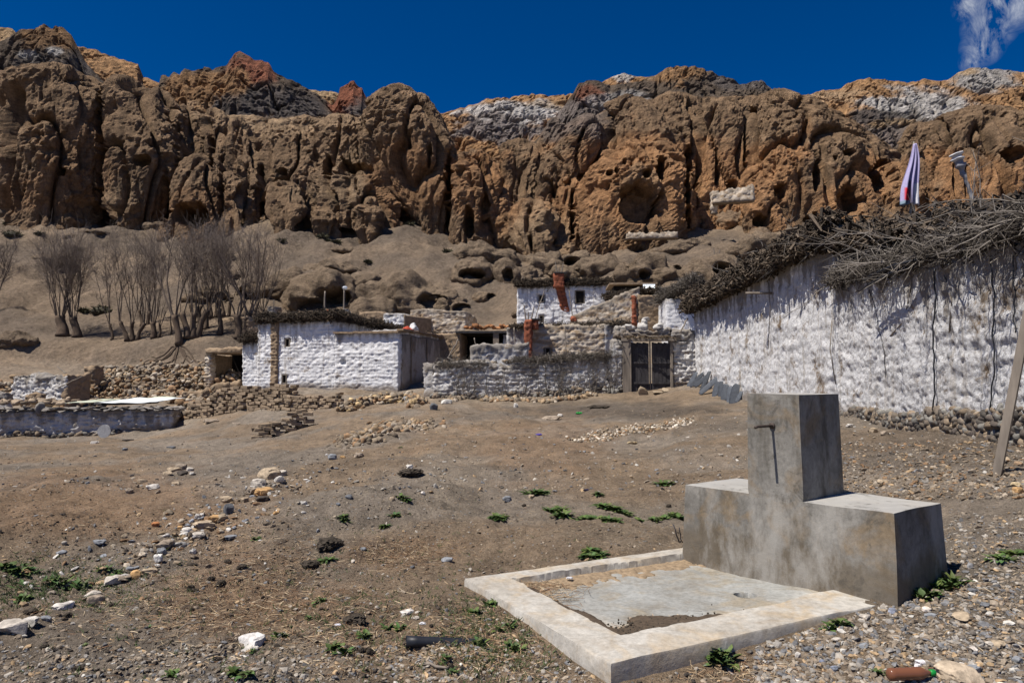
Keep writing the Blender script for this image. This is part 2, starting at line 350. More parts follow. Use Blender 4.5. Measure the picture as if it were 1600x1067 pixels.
def m_white(name, white=(.80, .80, .81), mud=(.27, .20, .135), mudamt=.1, streak=.8, sc_=1.0, speck=.5, bd=.03, coursed=False):
    """whitewash brushed over mud and stone: bare patches, runs from the top, splashed foot"""
    m, nt, b = mat(name, .92)
    g = tex(nt, 2.2*sc_, 7, .68); f = tex(nt, 16*sc_, 7, .72)
    wv = mixc(nt, ramp(nt, g.outputs[0], [(.35, 0.0), (.65, 1.0)]), tuple(v*.84 for v in white), white)
    patch = ramp(nt, mathn(nt, 'ADD', mathn(nt, 'MULTIPLY', tex(nt, 1.3*sc_, 8, .7, (1, 1, 2.4) if coursed else None).outputs[0], .7), mathn(nt, 'MULTIPLY', f.outputs[0], .3)), [(.5-.0-mudamt*.5+.12, 0.0), (.5-mudamt*.5+.2, 1.0)])
    c = mixc(nt, patch, wv, mixc(nt, ramp(nt, f.outputs[0], [(.35, 0.), (.65, 1.)]), tuple(v*.7 for v in mud), mud))
    pit = ramp(nt, f.outputs[0], [(.36, 1.0), (.45, 0.0)]); c = mixc(nt, mathn(nt, 'MULTIPLY', pit, speck), c, tuple(v*.55 for v in mud))
    f3 = tex(nt, 40*sc_, 5, .7, (1, 1, 1.6)); c = mixc(nt, mathn(nt, 'MULTIPLY', ramp(nt, f3.outputs[0], [(.36, 1.), (.43, 0.)]), speck), c, (.16, .14, .12))
    st = tex(nt, 3.0, 3, .5, (1, 1, .16)); fall = attr(nt, 'fall')
    run = mathn(nt, 'SUBTRACT', mathn(nt, 'MULTIPLY', mathn(nt, 'SUBTRACT', st.outputs[0], .26), 3.6*streak), fall)
    c = mixc(nt, mathn(nt, 'MULTIPLY', ramp(nt, run, [(-0.0, 0.0), (.35, 1.0)]), .78), c, (.17, .145, .12))
    st2 = tex(nt, 6, 5, .6, (1, 1, .05)); c = mixc(nt, mathn(nt, 'MULTIPLY', ramp(nt, st2.outputs[0], [(.52, 0.), (.68, 1.)]), .55), c, (.33, .28, .22))
    rise = attr(nt, 'rise'); ft = mathn(nt, 'SUBTRACT', mathn(nt, 'MULTIPLY', g.outputs[0], .75), rise)
    c = mixc(nt, mathn(nt, 'MULTIPLY', ramp(nt, ft, [(0.0, 0.), (.25, 1.)]), .8), c, (.2, .155, .115))
    L_(nt, c, b.inputs['Base Color']); bump(nt, b, [(g.outputs[0], bd), (f.outputs[0], bd*1.1), (f3.outputs[0], bd*.45)]); return m
def m_concrete(name, c1, c2, dark, sc_=1.0, stain=.55, warm=None):
    m, nt, b = mat(name, .8); a = tex(nt, 2.4*sc_, 8, .66, dist=.5); f = tex(nt, 24*sc_, 7, .7); v = tex(nt, 5, 6, .6, (1, 1, .22), dist=.3)
    c = mixc(nt, ramp(nt, a.outputs[0], [(.36, 0.), (.64, 1.)]), c1, c2)
    c = mixc(nt, mathn(nt, 'MULTIPLY', ramp(nt, v.outputs[0], [(.5, 0.), (.66, 1.)]), stain), c, dark)
    if warm: c = mixc(nt, mathn(nt, 'MULTIPLY', ramp(nt, tex(nt, 3.3, 5, .6, dist=.8).outputs[0], [(.5, 0.), (.66, 1.)]), .7), c, warm)
    c = mixc(nt, 1.0, c, ramp(nt, f.outputs[0], [(.3, .74), (.7, 1.22)]), 'MULTIPLY')
    if dark[0] > .2: c = mixc(nt, 1.0, c, attr(nt, 'Col', False), 'MULTIPLY')
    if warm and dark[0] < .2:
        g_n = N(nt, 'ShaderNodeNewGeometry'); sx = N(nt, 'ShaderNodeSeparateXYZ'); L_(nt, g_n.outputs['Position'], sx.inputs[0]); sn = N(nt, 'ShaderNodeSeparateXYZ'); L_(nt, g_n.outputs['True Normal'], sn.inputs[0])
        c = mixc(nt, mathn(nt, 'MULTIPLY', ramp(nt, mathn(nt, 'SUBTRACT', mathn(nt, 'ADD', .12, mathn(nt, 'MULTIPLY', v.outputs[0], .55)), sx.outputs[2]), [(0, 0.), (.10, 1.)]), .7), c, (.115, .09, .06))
        c = mixc(nt, mathn(nt, 'MULTIPLY', mathn(nt, 'GREATER_THAN', sn.outputs[2], .8), .75), c, mixc(nt, a.outputs[0], (.30, .295, .285), (.48, .47, .45)))  # upward faces painted paler: high-sun brightness put into the colour
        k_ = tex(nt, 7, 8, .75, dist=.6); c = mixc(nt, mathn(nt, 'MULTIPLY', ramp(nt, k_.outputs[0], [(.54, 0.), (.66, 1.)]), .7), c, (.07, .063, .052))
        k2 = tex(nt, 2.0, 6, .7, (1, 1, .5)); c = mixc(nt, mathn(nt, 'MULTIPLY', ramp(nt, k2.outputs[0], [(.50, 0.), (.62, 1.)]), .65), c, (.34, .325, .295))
    sp_ = tex(nt, 60, kind='F1'); c = mixc(nt, mathn(nt, 'MULTIPLY', mathn(nt, 'LESS_THAN', sp_.outputs['Distance'], .10), .35), c, tuple(x*.5 for x in dark))
    L_(nt, c, b.inputs['Base Color']); bump(nt, b, [(a.outputs[0], .008), (f.outputs[0], .003)]); return m
M = dict(
 ground=m_ground(), cliff=m_cliff(),
 whiteA=m_white('whitewash rough', mudamt=.17, streak=.85, speck=.55, bd=.05),
 whiteC=m_white('whitewash coursed', mudamt=.12, streak=.45, speck=.3, coursed=True),
 whiteG=m_white('whitewash greyed', white=(.60, .59, .58), mudamt=.16, streak=.6, speck=.5, coursed=True),
 tan=m_white('thin whitewash on mud brick', white=(.64, .56, .46), mud=(.40, .29, .185), mudamt=.30, streak=.4, speck=.4, coursed=True),
 mud=m_flat('mud plaster', (.26, .19, .125), .3, 5, .95, .03),
 brick=m_col('mud brick', fine=14, amt=.35, bd=.012),
 stone=m_col('stone', fine=26, amt=.4, bd=.008), stonefar=m_col('rubble stone', fine=9, amt=.35, bd=.02),
 twig=m_col('dry brushwood', fine=12, amt=.3, bd=.003), bark=m_col('willow bark', fine=9, amt=.3, bd=.01, sc3=(1, 1, .3)),
 leaf=m_col('weed leaf', rough=.6, fine=30, amt=.3, bd=.002), straw=m_col('dry straw', fine=20, amt=.2, bd=.002),
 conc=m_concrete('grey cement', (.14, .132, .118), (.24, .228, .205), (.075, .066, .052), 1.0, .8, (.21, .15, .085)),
 basin=m_concrete('pale cement', (.34, .315, .275), (.46, .44, .40), (.26, .20, .135), 1.2, .4, (.40, .315, .21)),
 wood=m_flat('grey weathered wood', (.20, .17, .14), .4, 6, .85, .006, (1, 1, .15)),
 darkwood=m_flat('dark old door boards', (.045, .042, .045), .5, 9, .8, .01, (1, 1, .2)),
 red=m_flat('red ochre paint', (.23, .075, .04), .5, 5, .9, .02), iron=m_flat('rusty iron', (.06, .045, .038), .3, 30, .7, .001),
 black=m_flat('black plastic', (.018, .02, .026), .3, 14, .45, .001), slate=m_col('slate', rough=.6, fine=12, amt=.3, bd=.006),
 tin=m_flat('corrugated zinc', (.62, .66, .70), .12, 5, .4, .002, None, .5), dark=m_flat('black inside shade', (.012, .010, .009), .2, 4, .95, .01),  # dark: near-black colour stands in for shade inside openings and the drain
 cloth=m_col('flag cloth', rough=.9, fine=20, amt=.12, bd=.004), shrub=m_col('dark cushion shrub', fine=8, amt=.4, bd=.05))

# ------------------------------------------------------------------ boxes with rough faces
def relief_rubble(p, a=1.0):
    f1, f2 = worley(p*(3.2, 3.2, 4.2), 5)
    g1, g2 = worley(p*(7.5, 7.5, 10.5)+.4*noise(p*3, 2)[:, None], 6)
    return a*(.028*noise(p*(.7, .7, 4.6), 51)+.040*fbm(p*1.0, 3, 2)+.016*np.clip(f2-f1, 0, .5)+.010*sm(0, .3, g2-g1)+.024*fbm(p*(3, 3, 6), 5, 8, .66)-.024*sm(.15, .4, noise(p*(8, 8, 12), 31)))
def relief_course(p, a=1.0):
    q = p.copy(); zz = p[:, 2]/.165+.35*noise(p*(.5, .5, .6), 4); row = np.floor(zz); fr = zz-row
    k = np.clip(np.minimum(fr, 1-fr)*3.2, 0, 1)**.7*np.clip(.65+.9*noise(p*(.9, .9, 1.6), 44), .1, 1)
    x = (p[:, 0]+p[:, 1]*.7)*2.6+row*.5; j = np.clip(np.minimum(x-np.floor(x), 1-(x-np.floor(x)))*6, 0, 1)**.6
    h = hsh(row, np.floor(x), row*0, 3)/4294967295.
    return a*(.038*k+.012*j+.03*(h-.5)+.035*fbm(p*(4, 4, 7), 4, 8, .6)+.03*fbm(p*.8, 2, 12)-.03*sm(.2, .45, noise(p*(5, 5, 9), 31)))
def relief_plain(p, a=1.0): return a*(.02*fbm(p*1.2, 3, 2)+.006*fbm(p*8, 3, 8))
RL = {'rubble': relief_rubble, 'course': relief_course, 'plain': relief_plain}
def rbox(o, e1, L, W, z0, z1, ru=.08, rv=.3, rw=.08, rel='course', amp=1.0, top=None, rects=(), sag=.06, ground=False, faces=None):
    """solid box: corner o (xy), long side along e1, depth W away along the left-hand normal; returns V,F,attrs"""
    e1 = np.array(e1, float); e1 /= np.linalg.norm(e1); e2 = np.array((-e1[1], e1[0])); o = np.array(o, float)
    nu, nv, nw = max(2, int(L/ru)), max(2, int(W/rv)), max(2, int((z1-z0)/rw))
    idx = []; quads = []
    def face(fix, val, A, B, nA, nB, flip):
        I, J = np.meshgrid(np.arange(nA+1), np.arange(nB+1), indexing='ij')
        t = np.zeros(I.shape+(3,), int); t[..., A] = I; t[..., B] = J; t[..., fix] = val
        k = len(idx) and sum(len(x) for x in idx); idx.append(t.reshape(-1, 3))
        b = (I*(nB+1)+J)[:-1, :-1].ravel()+k; q = np.stack([b, b+nB+1, b+nB+2, b+1], 1)
        quads.append(q[:, ::-1] if flip else q)
    face(1, 0, 0, 2, nu, nw, False); face(1, nv, 0, 2, nu, nw, True)
    face(0, 0, 1, 2, nv, nw, True); face(0, nu, 1, 2, nv, nw, False)
    face(2, nw, 0, 1, nu, nv, False); face(2, 0, 0, 1, nu, nv, True)
    I = np.vstack(idx); Q = np.vstack(quads)
    key = (I[:, 0]*100003+I[:, 1])*100003+I[:, 2]; _, first, inv = np.unique(key, return_index=True, return_inverse=True)
    I = I[first]; Q = inv.ravel()[Q]
    u = I[:, 0]*L/nu; v = I[:, 1]*W/nv; t = I[:, 2]/nw
    zt = z1+(top(u) if top else 0)+sag*noise(np.stack([u*.9+o[0]*3, v*.9, u*0], 1), 6)+sag*.5*noise(np.stack([u*4+o[0]*3, v*2, u*0], 1), 7)
    z = z0+t*(zt-z0)
    nn = np.zeros((len(I), 3)); nn[:, 0] = (I[:, 0] == nu)*1.-(I[:, 0] == 0); nn[:, 1] = (I[:, 1] == nv)*1.-(I[:, 1] == 0); nn[:, 2] = (I[:, 2] == nw)*1.
    Ln = np.linalg.norm(nn, axis=1, keepdims=True); nn = nn/np.maximum(Ln, 1)
    X = o[0]+u*e1[0]+v*e2[0]; Y = o[1]+u*e1[1]+v*e2[1]; p = np.stack([X, Y, z], 1)
    d = RL[rel](p, amp)
    d = d - .03*(Ln[:, 0] > 1.1)
    nw_ = np.stack([nn[:, 0]*e1[0]+nn[:, 1]*e2[0], nn[:, 0]*e1[1]+nn[:, 1]*e2[1], nn[:, 2]], 1)
    p = p+nw_*d[:, None]
    for (u0, u1, w0, w1, dep) in rects:
        m = (I[:, 1] == 0)*(u > u0)*(u < u1)*(z > w0)*(z < w1); p[m, 0] += e2[0]*dep; p[m, 1] += e2[1]*dep
    gz = H(X, Y) if ground else z0+0*X
    return p, Q, {'fall': zt-z, 'rise': z-np.maximum(gz, z0)}
def wall(name, mat, parent=None, **k):
    V, Q, at = rbox(**k); return mk(name, V, Q, mat, parent=parent, attrs=at)
def boxm(c, e1, sx, sy, sz, tz=0):
    """plain small box centred at c (base z), size sx along e1, sy across, sz up"""
    e1 = np.array(e1, float); e1 /= np.linalg.norm(e1); e2 = np.array((-e1[1], e1[0]))
    V = []
    for k in (0, 1):
        for a, b in ((-1, -1), (1, -1), (1, 1), (-1, 1)):
            q = np.array(c[:2])+e1*a*sx/2+e2*b*sy/2; V.append((q[0], q[1], c[2]+k*sz))
    return np.array(V), np.array([(3, 2, 1, 0), (4, 5, 6, 7), (0, 1, 5, 4), (1, 2, 6, 5), (2, 3, 7, 6), (3, 0, 4, 7)])
def window(parent, o, e1, u, z, wd, ht, pane=M['dark'], frame=M['wood'], inset=.12):
    e1 = np.array(e1, float); e1 /= np.linalg.norm(e1); e2 = np.array((-e1[1], e1[0])); o = np.array(o, float)
    q = o+e1*u+e2*(inset-.10); b = MB(); t = .05
    for s in (-1, 1): c = q+e1*s*(wd/2-t/2); b.add(*boxm((c[0], c[1], z-ht/2), e1, t, .12, ht))
    for zz in (z-ht/2-t, z+ht/2): b.add(*boxm((q[0], q[1], zz), e1, wd+.06, .13, t))
    f = b.build('window', frame, parent=parent, smooth=False)
    c = q+e2*.05; V, Fc = boxm((c[0], c[1], z-ht/2), e1, wd-2*t, .02, ht)
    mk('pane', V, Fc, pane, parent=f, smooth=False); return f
def lin(p0, p1): return lambda t: np.array(p0)+(np.array(p1)-np.array(p0))*t

# ------------------------------------------------------------------ 1. ground
def build_ground():
    fr = np.linspace(R(-47), R(47), 640); bk = np.linspace(R(47), R(313), 90)[1:-1]; th = np.r_[fr, bk]
    rr = np.geomspace(.7, 420, 800); T, Rr = np.meshgrid(th, rr)
    x = (Rr*np.sin(T)).ravel(); y = (Rr*np.cos(T)).ravel(); z = H(x, y)
    V = np.stack([x, y, z], 1); nt_ = len(th); nr = len(rr)
    i = np.arange(nr-1)[:, None]*nt_; j = np.arange(nt_)[None]; j2 = (j+1) % nt_
    Q = np.stack([(i+j), (i+j2), (i+nt_+j2), (i+nt_+j)], -1).reshape(-1, 4)[:, ::-1]
    p = np.stack([x, y, x*0], 1)
    grey = np.array((.195, .162, .128)); brown = np.array((.20, .148, .10)); rust = np.array((.21, .135, .08)); talus = np.array((.25, .186, .128)); pale = np.array((.235, .19, .14)); dk = np.array((.09, .073, .058))
    k = sm(-.3, .35, fbm(p*.28, 4, 50))[:, None]; c = grey*(1-k)+brown*k
    px, py = proj(V)
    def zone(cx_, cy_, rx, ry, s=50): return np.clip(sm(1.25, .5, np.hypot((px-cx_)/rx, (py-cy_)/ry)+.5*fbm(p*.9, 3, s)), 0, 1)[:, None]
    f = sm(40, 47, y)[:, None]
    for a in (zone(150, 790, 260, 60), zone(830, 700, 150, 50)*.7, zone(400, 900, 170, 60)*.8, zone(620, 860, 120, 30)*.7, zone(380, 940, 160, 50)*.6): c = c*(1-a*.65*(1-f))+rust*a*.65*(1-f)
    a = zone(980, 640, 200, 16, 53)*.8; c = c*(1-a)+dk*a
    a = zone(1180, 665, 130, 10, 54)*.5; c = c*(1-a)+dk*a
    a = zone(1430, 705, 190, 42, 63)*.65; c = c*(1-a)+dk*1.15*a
    a = zone(720, 760, 60, 90, 64)*.35; c = c*(1-a)+pale*a
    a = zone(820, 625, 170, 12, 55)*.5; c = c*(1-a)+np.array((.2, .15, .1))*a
    a = zone(1050, 820, 250, 45, 56)*.5; c = c*(1-a)+pale*.9*a
    a = zone(1500, 950, 260, 120, 57)*.5; c = c*(1-a)+np.array((.17, .145, .115))*a
    k2 = sm(-.5, .5, fbm(p*.12, 4, 60))[:, None]; ct = talus*(1-k2)+np.array((.175, .135, .10))*k2
    c = c*(1-f)+ct*f
    a = zone(180, 580, 330, 14, 58)*.8; c = c*(1-a*f)+np.array((.255, .205, .155))*a*f
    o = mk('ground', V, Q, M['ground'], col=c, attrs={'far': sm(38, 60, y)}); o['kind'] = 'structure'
    return z.reshape(nr, nt_)[:, :640]
GRID = build_ground(); H_slow = H
def H(x, y, det=True):      # height read back from the ground mesh
    x = np.atleast_1d(np.asarray(x, float)); y = np.atleast_1d(np.asarray(y, float)); x, y = np.broadcast_arrays(x, y)
    i = (np.arctan2(x, y)+R(47))/R(94)*639; j = np.log(np.maximum(np.hypot(x, y), .7)/.7)/math.log(600)*799
    ok = (i >= 0)*(i < 638.99)*(j < 798.9); i0 = np.clip(i.astype(int), 0, 638); j0 = np.clip(j.astype(int), 0, 798); a = np.clip(i-i0, 0, 1); b = np.clip(j-j0, 0, 1)
    z = (GRID[j0, i0]*(1-a)+GRID[j0, i0+1]*a)*(1-b)+(GRID[j0+1, i0]*(1-a)+GRID[j0+1, i0+1]*a)*b
    if not ok.all(): z = np.where(ok, z, 0); z[~ok] = H_slow(x[~ok], y[~ok])
    return z

# ------------------------------------------------------------------ 2. cliffs
CAVES = [(298, 335, 28, 20, 5), (95, 268, 6, 6, 3), (222, 251, 14, 9, 2.5), (513, 264, 5, 22, 4), (757, 320, 7, 17, 5), (733, 345, 9, 25, 4), (700, 300, 4, 60, 4),
 (953, 270, 5, 5, 2.5), (964, 266, 4, 5, 2.5), (976, 253, 3, 5, 2.5), (1012, 270, 7, 6, 3), (1036, 262, 8, 20, 4), (1000, 318, 33, 34, 3.2), (1089, 293, 7, 7, 3.5), (1145, 290, 8, 10, 2),
 (1278, 276, 7, 26, 5), (1380, 275, 20, 26, 4), (1330, 315, 22, 24, 3.0), (1328, 238, 7, 5, 3), (1305, 247, 3, 3, 2), (1222, 300, 10, 14, 2.5), (1272, 343, 16, 9, 2.5), (1585, 240, 20, 12, 3), (1512, 282, 5, 26, 3), (1495, 275, 6, 32, 3),
 (1190, 345, 12, 10, 2), (560, 265, 22, 9, 2), (155, 230, 4, 90, 5), (258, 310, 6, 45, 4), (408, 300, 5, 50, 5), (345, 300, 3, 50, 4), (277, 230, 3, 30, 4), (330, 235, 3, 30, 4), (540, 262, 10, 12, 2), (440, 268, 9, 5, 2), (1076, 290, 3, 70, 4), (895, 340, 4, 45, 3), (1120, 260, 3, 30, 2.5), (1165, 230, 3, 35, 2.5), (670, 240, 3, 22, 1.5), (640, 215, 3, 20, 1.5)]
def cave(V, front):
    px, py = proj(V); p3 = V*.5
    e = .22*noise(p3, 71)+.12*noise(p3*3, 72)
    for (cx_, cy_, rx, ry, d) in CAVES:
        m = (np.abs(px-cx_) < rx*1.6)*(np.abs(py-cy_) < ry*1.6)*front
        if not m.any(): continue
        r = np.hypot((px[m]-cx_)/rx, (py[m]-cy_)/ry)+e[m]
        V[m, 1] += d*sm(1.05, .72, r)
def rockdisp(p, rough, flute=1.0, S=1.0):
    w_ = p+1.8*np.stack([noise(p*(.2, .2, .09), 91), noise(p*(.2, .2, .09), 92), noise(p*.12, 93)], 1)
    d = 1.1*S*fbm(p*np.array((.09, .09, .045))/S, 3, 11)
    nv_ = noise(w_*np.array((.17, .17, .022))/S, 12)
    d -= flute*2.2*S*np.exp(-(np.abs(nv_)/.06)**1.3)
    nr = np.abs(noise(w_*np.array((.42, .42, .04))/S+9, 14)); d -= flute*1.25*S*np.exp(-nr/.10)*(.35+.65*sm(-.15, .3, noise(p*.09, 46)))      # sharp gullies between fins
    r_m = sm(-.1, .3, noise(p*.11, 47)); n3 = np.abs(noise(w_*np.array((1.05, 1.05, .11))/S+19, 34)); d -= flute*.42*S*np.exp(-n3/.12)*(.3+.7*r_m)
    f1, f2 = worley(w_*np.array((.24, .24, .13))/S, 15); edge = f2-f1
    r_ = sm(-.2, .3, noise(p*.13, 45)+(rough-.45)*.8)
    d += .35*S*sm(0, .15, edge)*r_*rough
    h_ = hsh(np.floor(w_[:, 0]*.24/S+f1*0), np.floor(w_[:, 1]*.24/S), np.floor(w_[:, 2]*.13/S), 5)/4294967295.
    st = noise(np.stack([p[:, 0]*.05, p[:, 1]*.05, p[:, 2]*.8+.8*noise(p*.1, 4)], 1), 16); d += .10*np.tanh(st*4)*S*(.3+.7*r_)
    fine = sum(a_*(.45-np.abs(noise(p*np.array((1.0, 1.0, .6))*f_+f_*3, 17+i_))) for i_, (a_, f_) in enumerate(((1, .55), (.62, 1.1), (.4, 2.1), (.26, 4.0)))); d += (.22+.52*r_)*fine
    d += .07*((hsh(np.floor(p[:, 0]*997), np.floor(p[:, 1]*997), np.floor(p[:, 2]*997), 3) & 1023)/511.5-1)
    g1, g2 = worley(p*(1.1, 1.1, .8), 25); d += r_*.18*sm(0, .22, g2-g1)
    b1, _ = worley(p*np.array((.55, .55, .4)), 19); d -= r_*1.6*np.clip(.26-b1, 0, 1)
    return d
OL = np.array((.30, .198, .118)); OR = np.array((.46, .250, .120)); DKB = np.array((.10, .075, .055)); TN = np.array((.46, .32, .195)); YT = np.array((.50, .35, .20)); WH = np.array((.62, .59, .56)); GD = np.array((.13, .11, .10)); RD = np.array((.27, .10, .055)); BO = np.array((.45, .26, .125))
def zcol(V, base, zones):
    c = np.array(base)*np.ones((len(V), 1)); px, py = proj(V)
    for cx_, cy_, rx, ry, col, a in zones:
        k = sm(1.2, .75, np.hypot((px-cx_)/rx, (py-cy_)/ry)+.55*fbm(V*.16, 4, int(cx_)))[:, None]*a; c = c*(1-k)+np.array(col)*k
    return c
FZ = [(1100, 290, 320, 75, OR, .9), (1000, 290, 110, 80, OR, .5), (830, 360, 60, 50, TN*.9, .7), (200, 300, 60, 25, TN*.8, .7), (560, 290, 100, 25, TN*.75, .7), (640, 290, 60, 60, OR*.8, .7), (750, 300, 50, 70, OR*.9, .7),
      (430, 190, 130, 22, TN*1.05, .6), (540, 250, 60, 25, TN*.8, .5), (1560, 300, 120, 60, OR, .9), (80, 300, 110, 30, OR*.75, .5), (900, 190, 60, 30, GD*1.6, .7), (1000, 300, 30, 35, TN*.9, .5), (110, 240, 60, 60, OR*.65, .4), (300, 320, 60, 30, OR*.7, .5), (1390, 290, 50, 40, OR*1.1, .6)]
cliffB = MB()
def buttress(rows, D, thick=.8, lean=4.0, rough=.6, res=.27, flute=1.0, pw=2.3, zones=FZ, base=OL, mb=cliffB, S=1.0):
    rows = np.array(rows, float)
    ts = np.linspace(0, 1, 60); rp = np.interp(ts, (rows[:, 0]-rows[0, 0])/(rows[-1, 0]-rows[0, 0]), np.arange(len(rows)))
    py_ = np.interp(rp, np.arange(len(rows)), rows[:, 0]); xl = np.interp(rp, np.arange(len(rows)), rows[:, 1]); xr = np.interp(rp, np.arange(len(rows)), rows[:, 2])
    ker = np.hanning(9); ker /= ker.sum()
    s5 = lambda a: np.convolve(np.pad(a, 4, 'edge'), ker, 'valid')
    xl, xr = s5(xl), s5(xr)
    Dp = D+lean*(1-ts)**1.3
    a = P(xl, py_, Dp); b = P(xr, py_, Dp)
    zt, zb = a[0, 2], a[-1, 2]-3.5
    hh = zt-zb; nz = max(12, int(hh/res)); W = np.max(b[:, 0]-a[:, 0]); nf = max(16, int(W*1.5/res)); nb = max(8, nf//4)
    th = np.r_[np.linspace(math.pi, 2*math.pi, nf+1)[:-1], np.linspace(0, math.pi, nb+1)[:-1]]
    t = np.linspace(0, 1, nz)**1.0
    zz = zt-t*hh; order = np.argsort(a[:, 2]); f = lambda arr: np.interp(zz, a[order, 2], arr[order])
    L_x, R_x, Y_ = f(a[:, 0]), f(b[:, 0]), f(a[:, 1]); cxx = (L_x+R_x)/2; ww = (R_x-L_x)/2
    cap = np.sqrt(np.clip(1-(1-np.clip(t/.10, 0, 1))**2, 0, 1)); ww = ww*(.15+.85*cap)
    cth = np.sign(np.cos(th))*np.abs(np.cos(th))**(2/pw); sth = np.sign(np.sin(th))*np.abs(np.sin(th))**(2/pw)
    tk_ = np.minimum(ww*thick, 9)
    X = cxx[:, None]+ww[:, None]*cth; Y = (Y_+tk_*.3)[:, None]+tk_[:, None]*sth; Z = zz[:, None]+0*X
    V = np.stack([X.ravel(), Y.ravel(), Z.ravel()], 1); m = len(th)
    V = np.vstack([V, [[cxx[0], Y_[0], zt+.15]]])
    i = np.arange(nz-1)[:, None]*m; j = np.arange(m)[None]; Q = np.stack([i+j, i+(j+1) % m, i+m+(j+1) % m, i+m+j], -1).reshape(-1, 4)[:, ::-1]
    Tt = np.stack([np.full(m, len(V)-1), np.arange(m), (np.arange(m)+1) % m], 1)[:, ::-1]
    nrm = np.zeros_like(V); nrm[:-1, 0] = np.tile(np.cos(th), nz); nrm[:-1, 1] = np.tile(np.sin(th), nz); up = np.repeat(sm(.14, 0, t), m); nrm[:-1, 2] = up; nrm[-1] = (0, 0, 1)
    nrm[:-1, :2] *= (1-.7*up)[:, None]
    d = rockdisp(V, rough, flute, S)*np.r_[np.repeat(.45+.55*sm(0, .12, t), m), .4]
    V = V+nrm*d[:, None]
    front = np.r_[np.tile(np.sin(th) < .1, nz), False]; cave(V, front)
    mb.add(V, [Q, Tt], zcol(V, base, zones))
BT = [
 ([(112,-330,-170),(150,-340,-150),(325,-350,-140)], 90, .6), ([(100,-170,-80),(150,-190,-60),(325,-200,-30)], 88, .6),
 ([(105,25,112),(120,2,142),(160,-18,157),(220,-26,158),(270,-24,150),(300,-18,138),(332,0,122)], 85, .55),
 ([(118,170,218),(140,158,245),(200,152,265),(250,148,282),(290,148,262),(325,165,250),(350,195,242)], 86, .5),
 ([(136,232,262),(170,225,285),(230,230,300),(300,235,300)], 92, .4),
 ([(160,270,300),(190,262,318),(250,262,322),(300,262,320)], 93, .4),
 ([(172,322,346),(200,312,354),(260,310,356)], 92, .5), ([(178,356,384),(215,346,402),(270,350,415),(340,372,424)], 90, .5),
 ([(236,300,335),(250,276,347),(275,262,352),(355,246,350)], 82, .15),
 ([(262,346,366),(285,338,376),(360,338,384)], 81.5, .2), ([(240,372,395),(270,368,402),(345,375,408)], 85, .4),
 ([(196,425,470),(225,404,498),(290,398,515)], 91, .5), ([(190,395,430),(220,385,440),(290,385,445)], 93, .6),
 ([(278,425,462),(295,406,478),(330,404,482),(356,420,466)], 81, .5), ([(176,505,552),(200,492,568),(270,490,575),(300,490,575)], 91, .4),
 ([(182,455,495),(210,450,500),(270,450,505)], 94, .6),
 ([(270,500,600),(284,480,622),(322,478,626)], 86, 1.0), ([(312,488,512),(322,482,530),(345,485,530)], 82, .7), ([(315,560,585),(325,556,592),(334,562,588)], 81, .6),
 ([(136,606,648),(150,590,668),(180,576,692),(220,560,704),(255,562,712),(300,590,712),(330,625,706),(358,642,702)], 87, .45),
 ([(232,728,752),(245,714,775),(280,702,788),(340,700,765),(370,704,742)], 85, .4), ([(290,765,795),(330,750,800),(375,740,800)], 86, .8),
 ([(215,790,835),(240,775,850),(300,770,850),(350,780,850)], 92, .4),
 ([(182,893,940),(215,868,946),(255,842,930),(300,835,900),(345,835,880),(390,840,870)], 88, .3), ([(252,880,905),(290,868,908),(340,855,902),(395,850,885)], 85, .3),
 ([(185,850,880),(220,840,880),(300,835,880)], 93, .5),
 ([(312,808,852),(335,798,862),(375,798,862),(408,815,856)], 81, .9),
 ([(330,905,930),(360,880,935),(410,870,932)], 83, .8),
 ([(148,965,1012),(175,940,1040),(215,925,1070),(300,930,1075)], 92, .25), ([(143,1030,1085),(170,1015,1110),(240,1010,1120)], 94, .4),
 ([(214,962,1004),(235,940,1050),(270,920,1074),(320,895,1078),(360,885,1074),(395,880,1040)], 85, .6),
 ([(150,1095,1150),(190,1080,1180),(260,1075,1190),(362,1075,1180)], 90, .5),
 ([(140,1192,1232),(165,1172,1275),(200,1155,1335),(240,1145,1370),(300,1135,1390),(380,1140,1400)], 89, .5, 1.0),
 ([(250,1180,1225),(290,1165,1250),(360,1160,1260)], 85, .7), ([(262,1290,1330),(300,1270,1360),(370,1260,1370)], 85, .8), ([(235,1235,1275),(280,1225,1285),(360,1225,1290)], 86, .6),
 ([(195,1422,1446),(215,1412,1450),(300,1405,1455)], 86, .3), ([(250,1375,1410),(290,1365,1425),(350,1360,1430)], 86, .5),
 ([(160,1500,1550),(180,1462,1600),(230,1448,1640),(330,1440,1680)], 85, .4), ([(172,1590,1650),(220,1570,1720),(330,1560,1760)], 86, .5), ([(150,1700,1800),(330,1680,1860)], 88, .5), ([(150,1830,1950),(330,1800,2050)], 90, .5),
]
for b_ in BT: buttress(b_[0], b_[1], rough=b_[2])
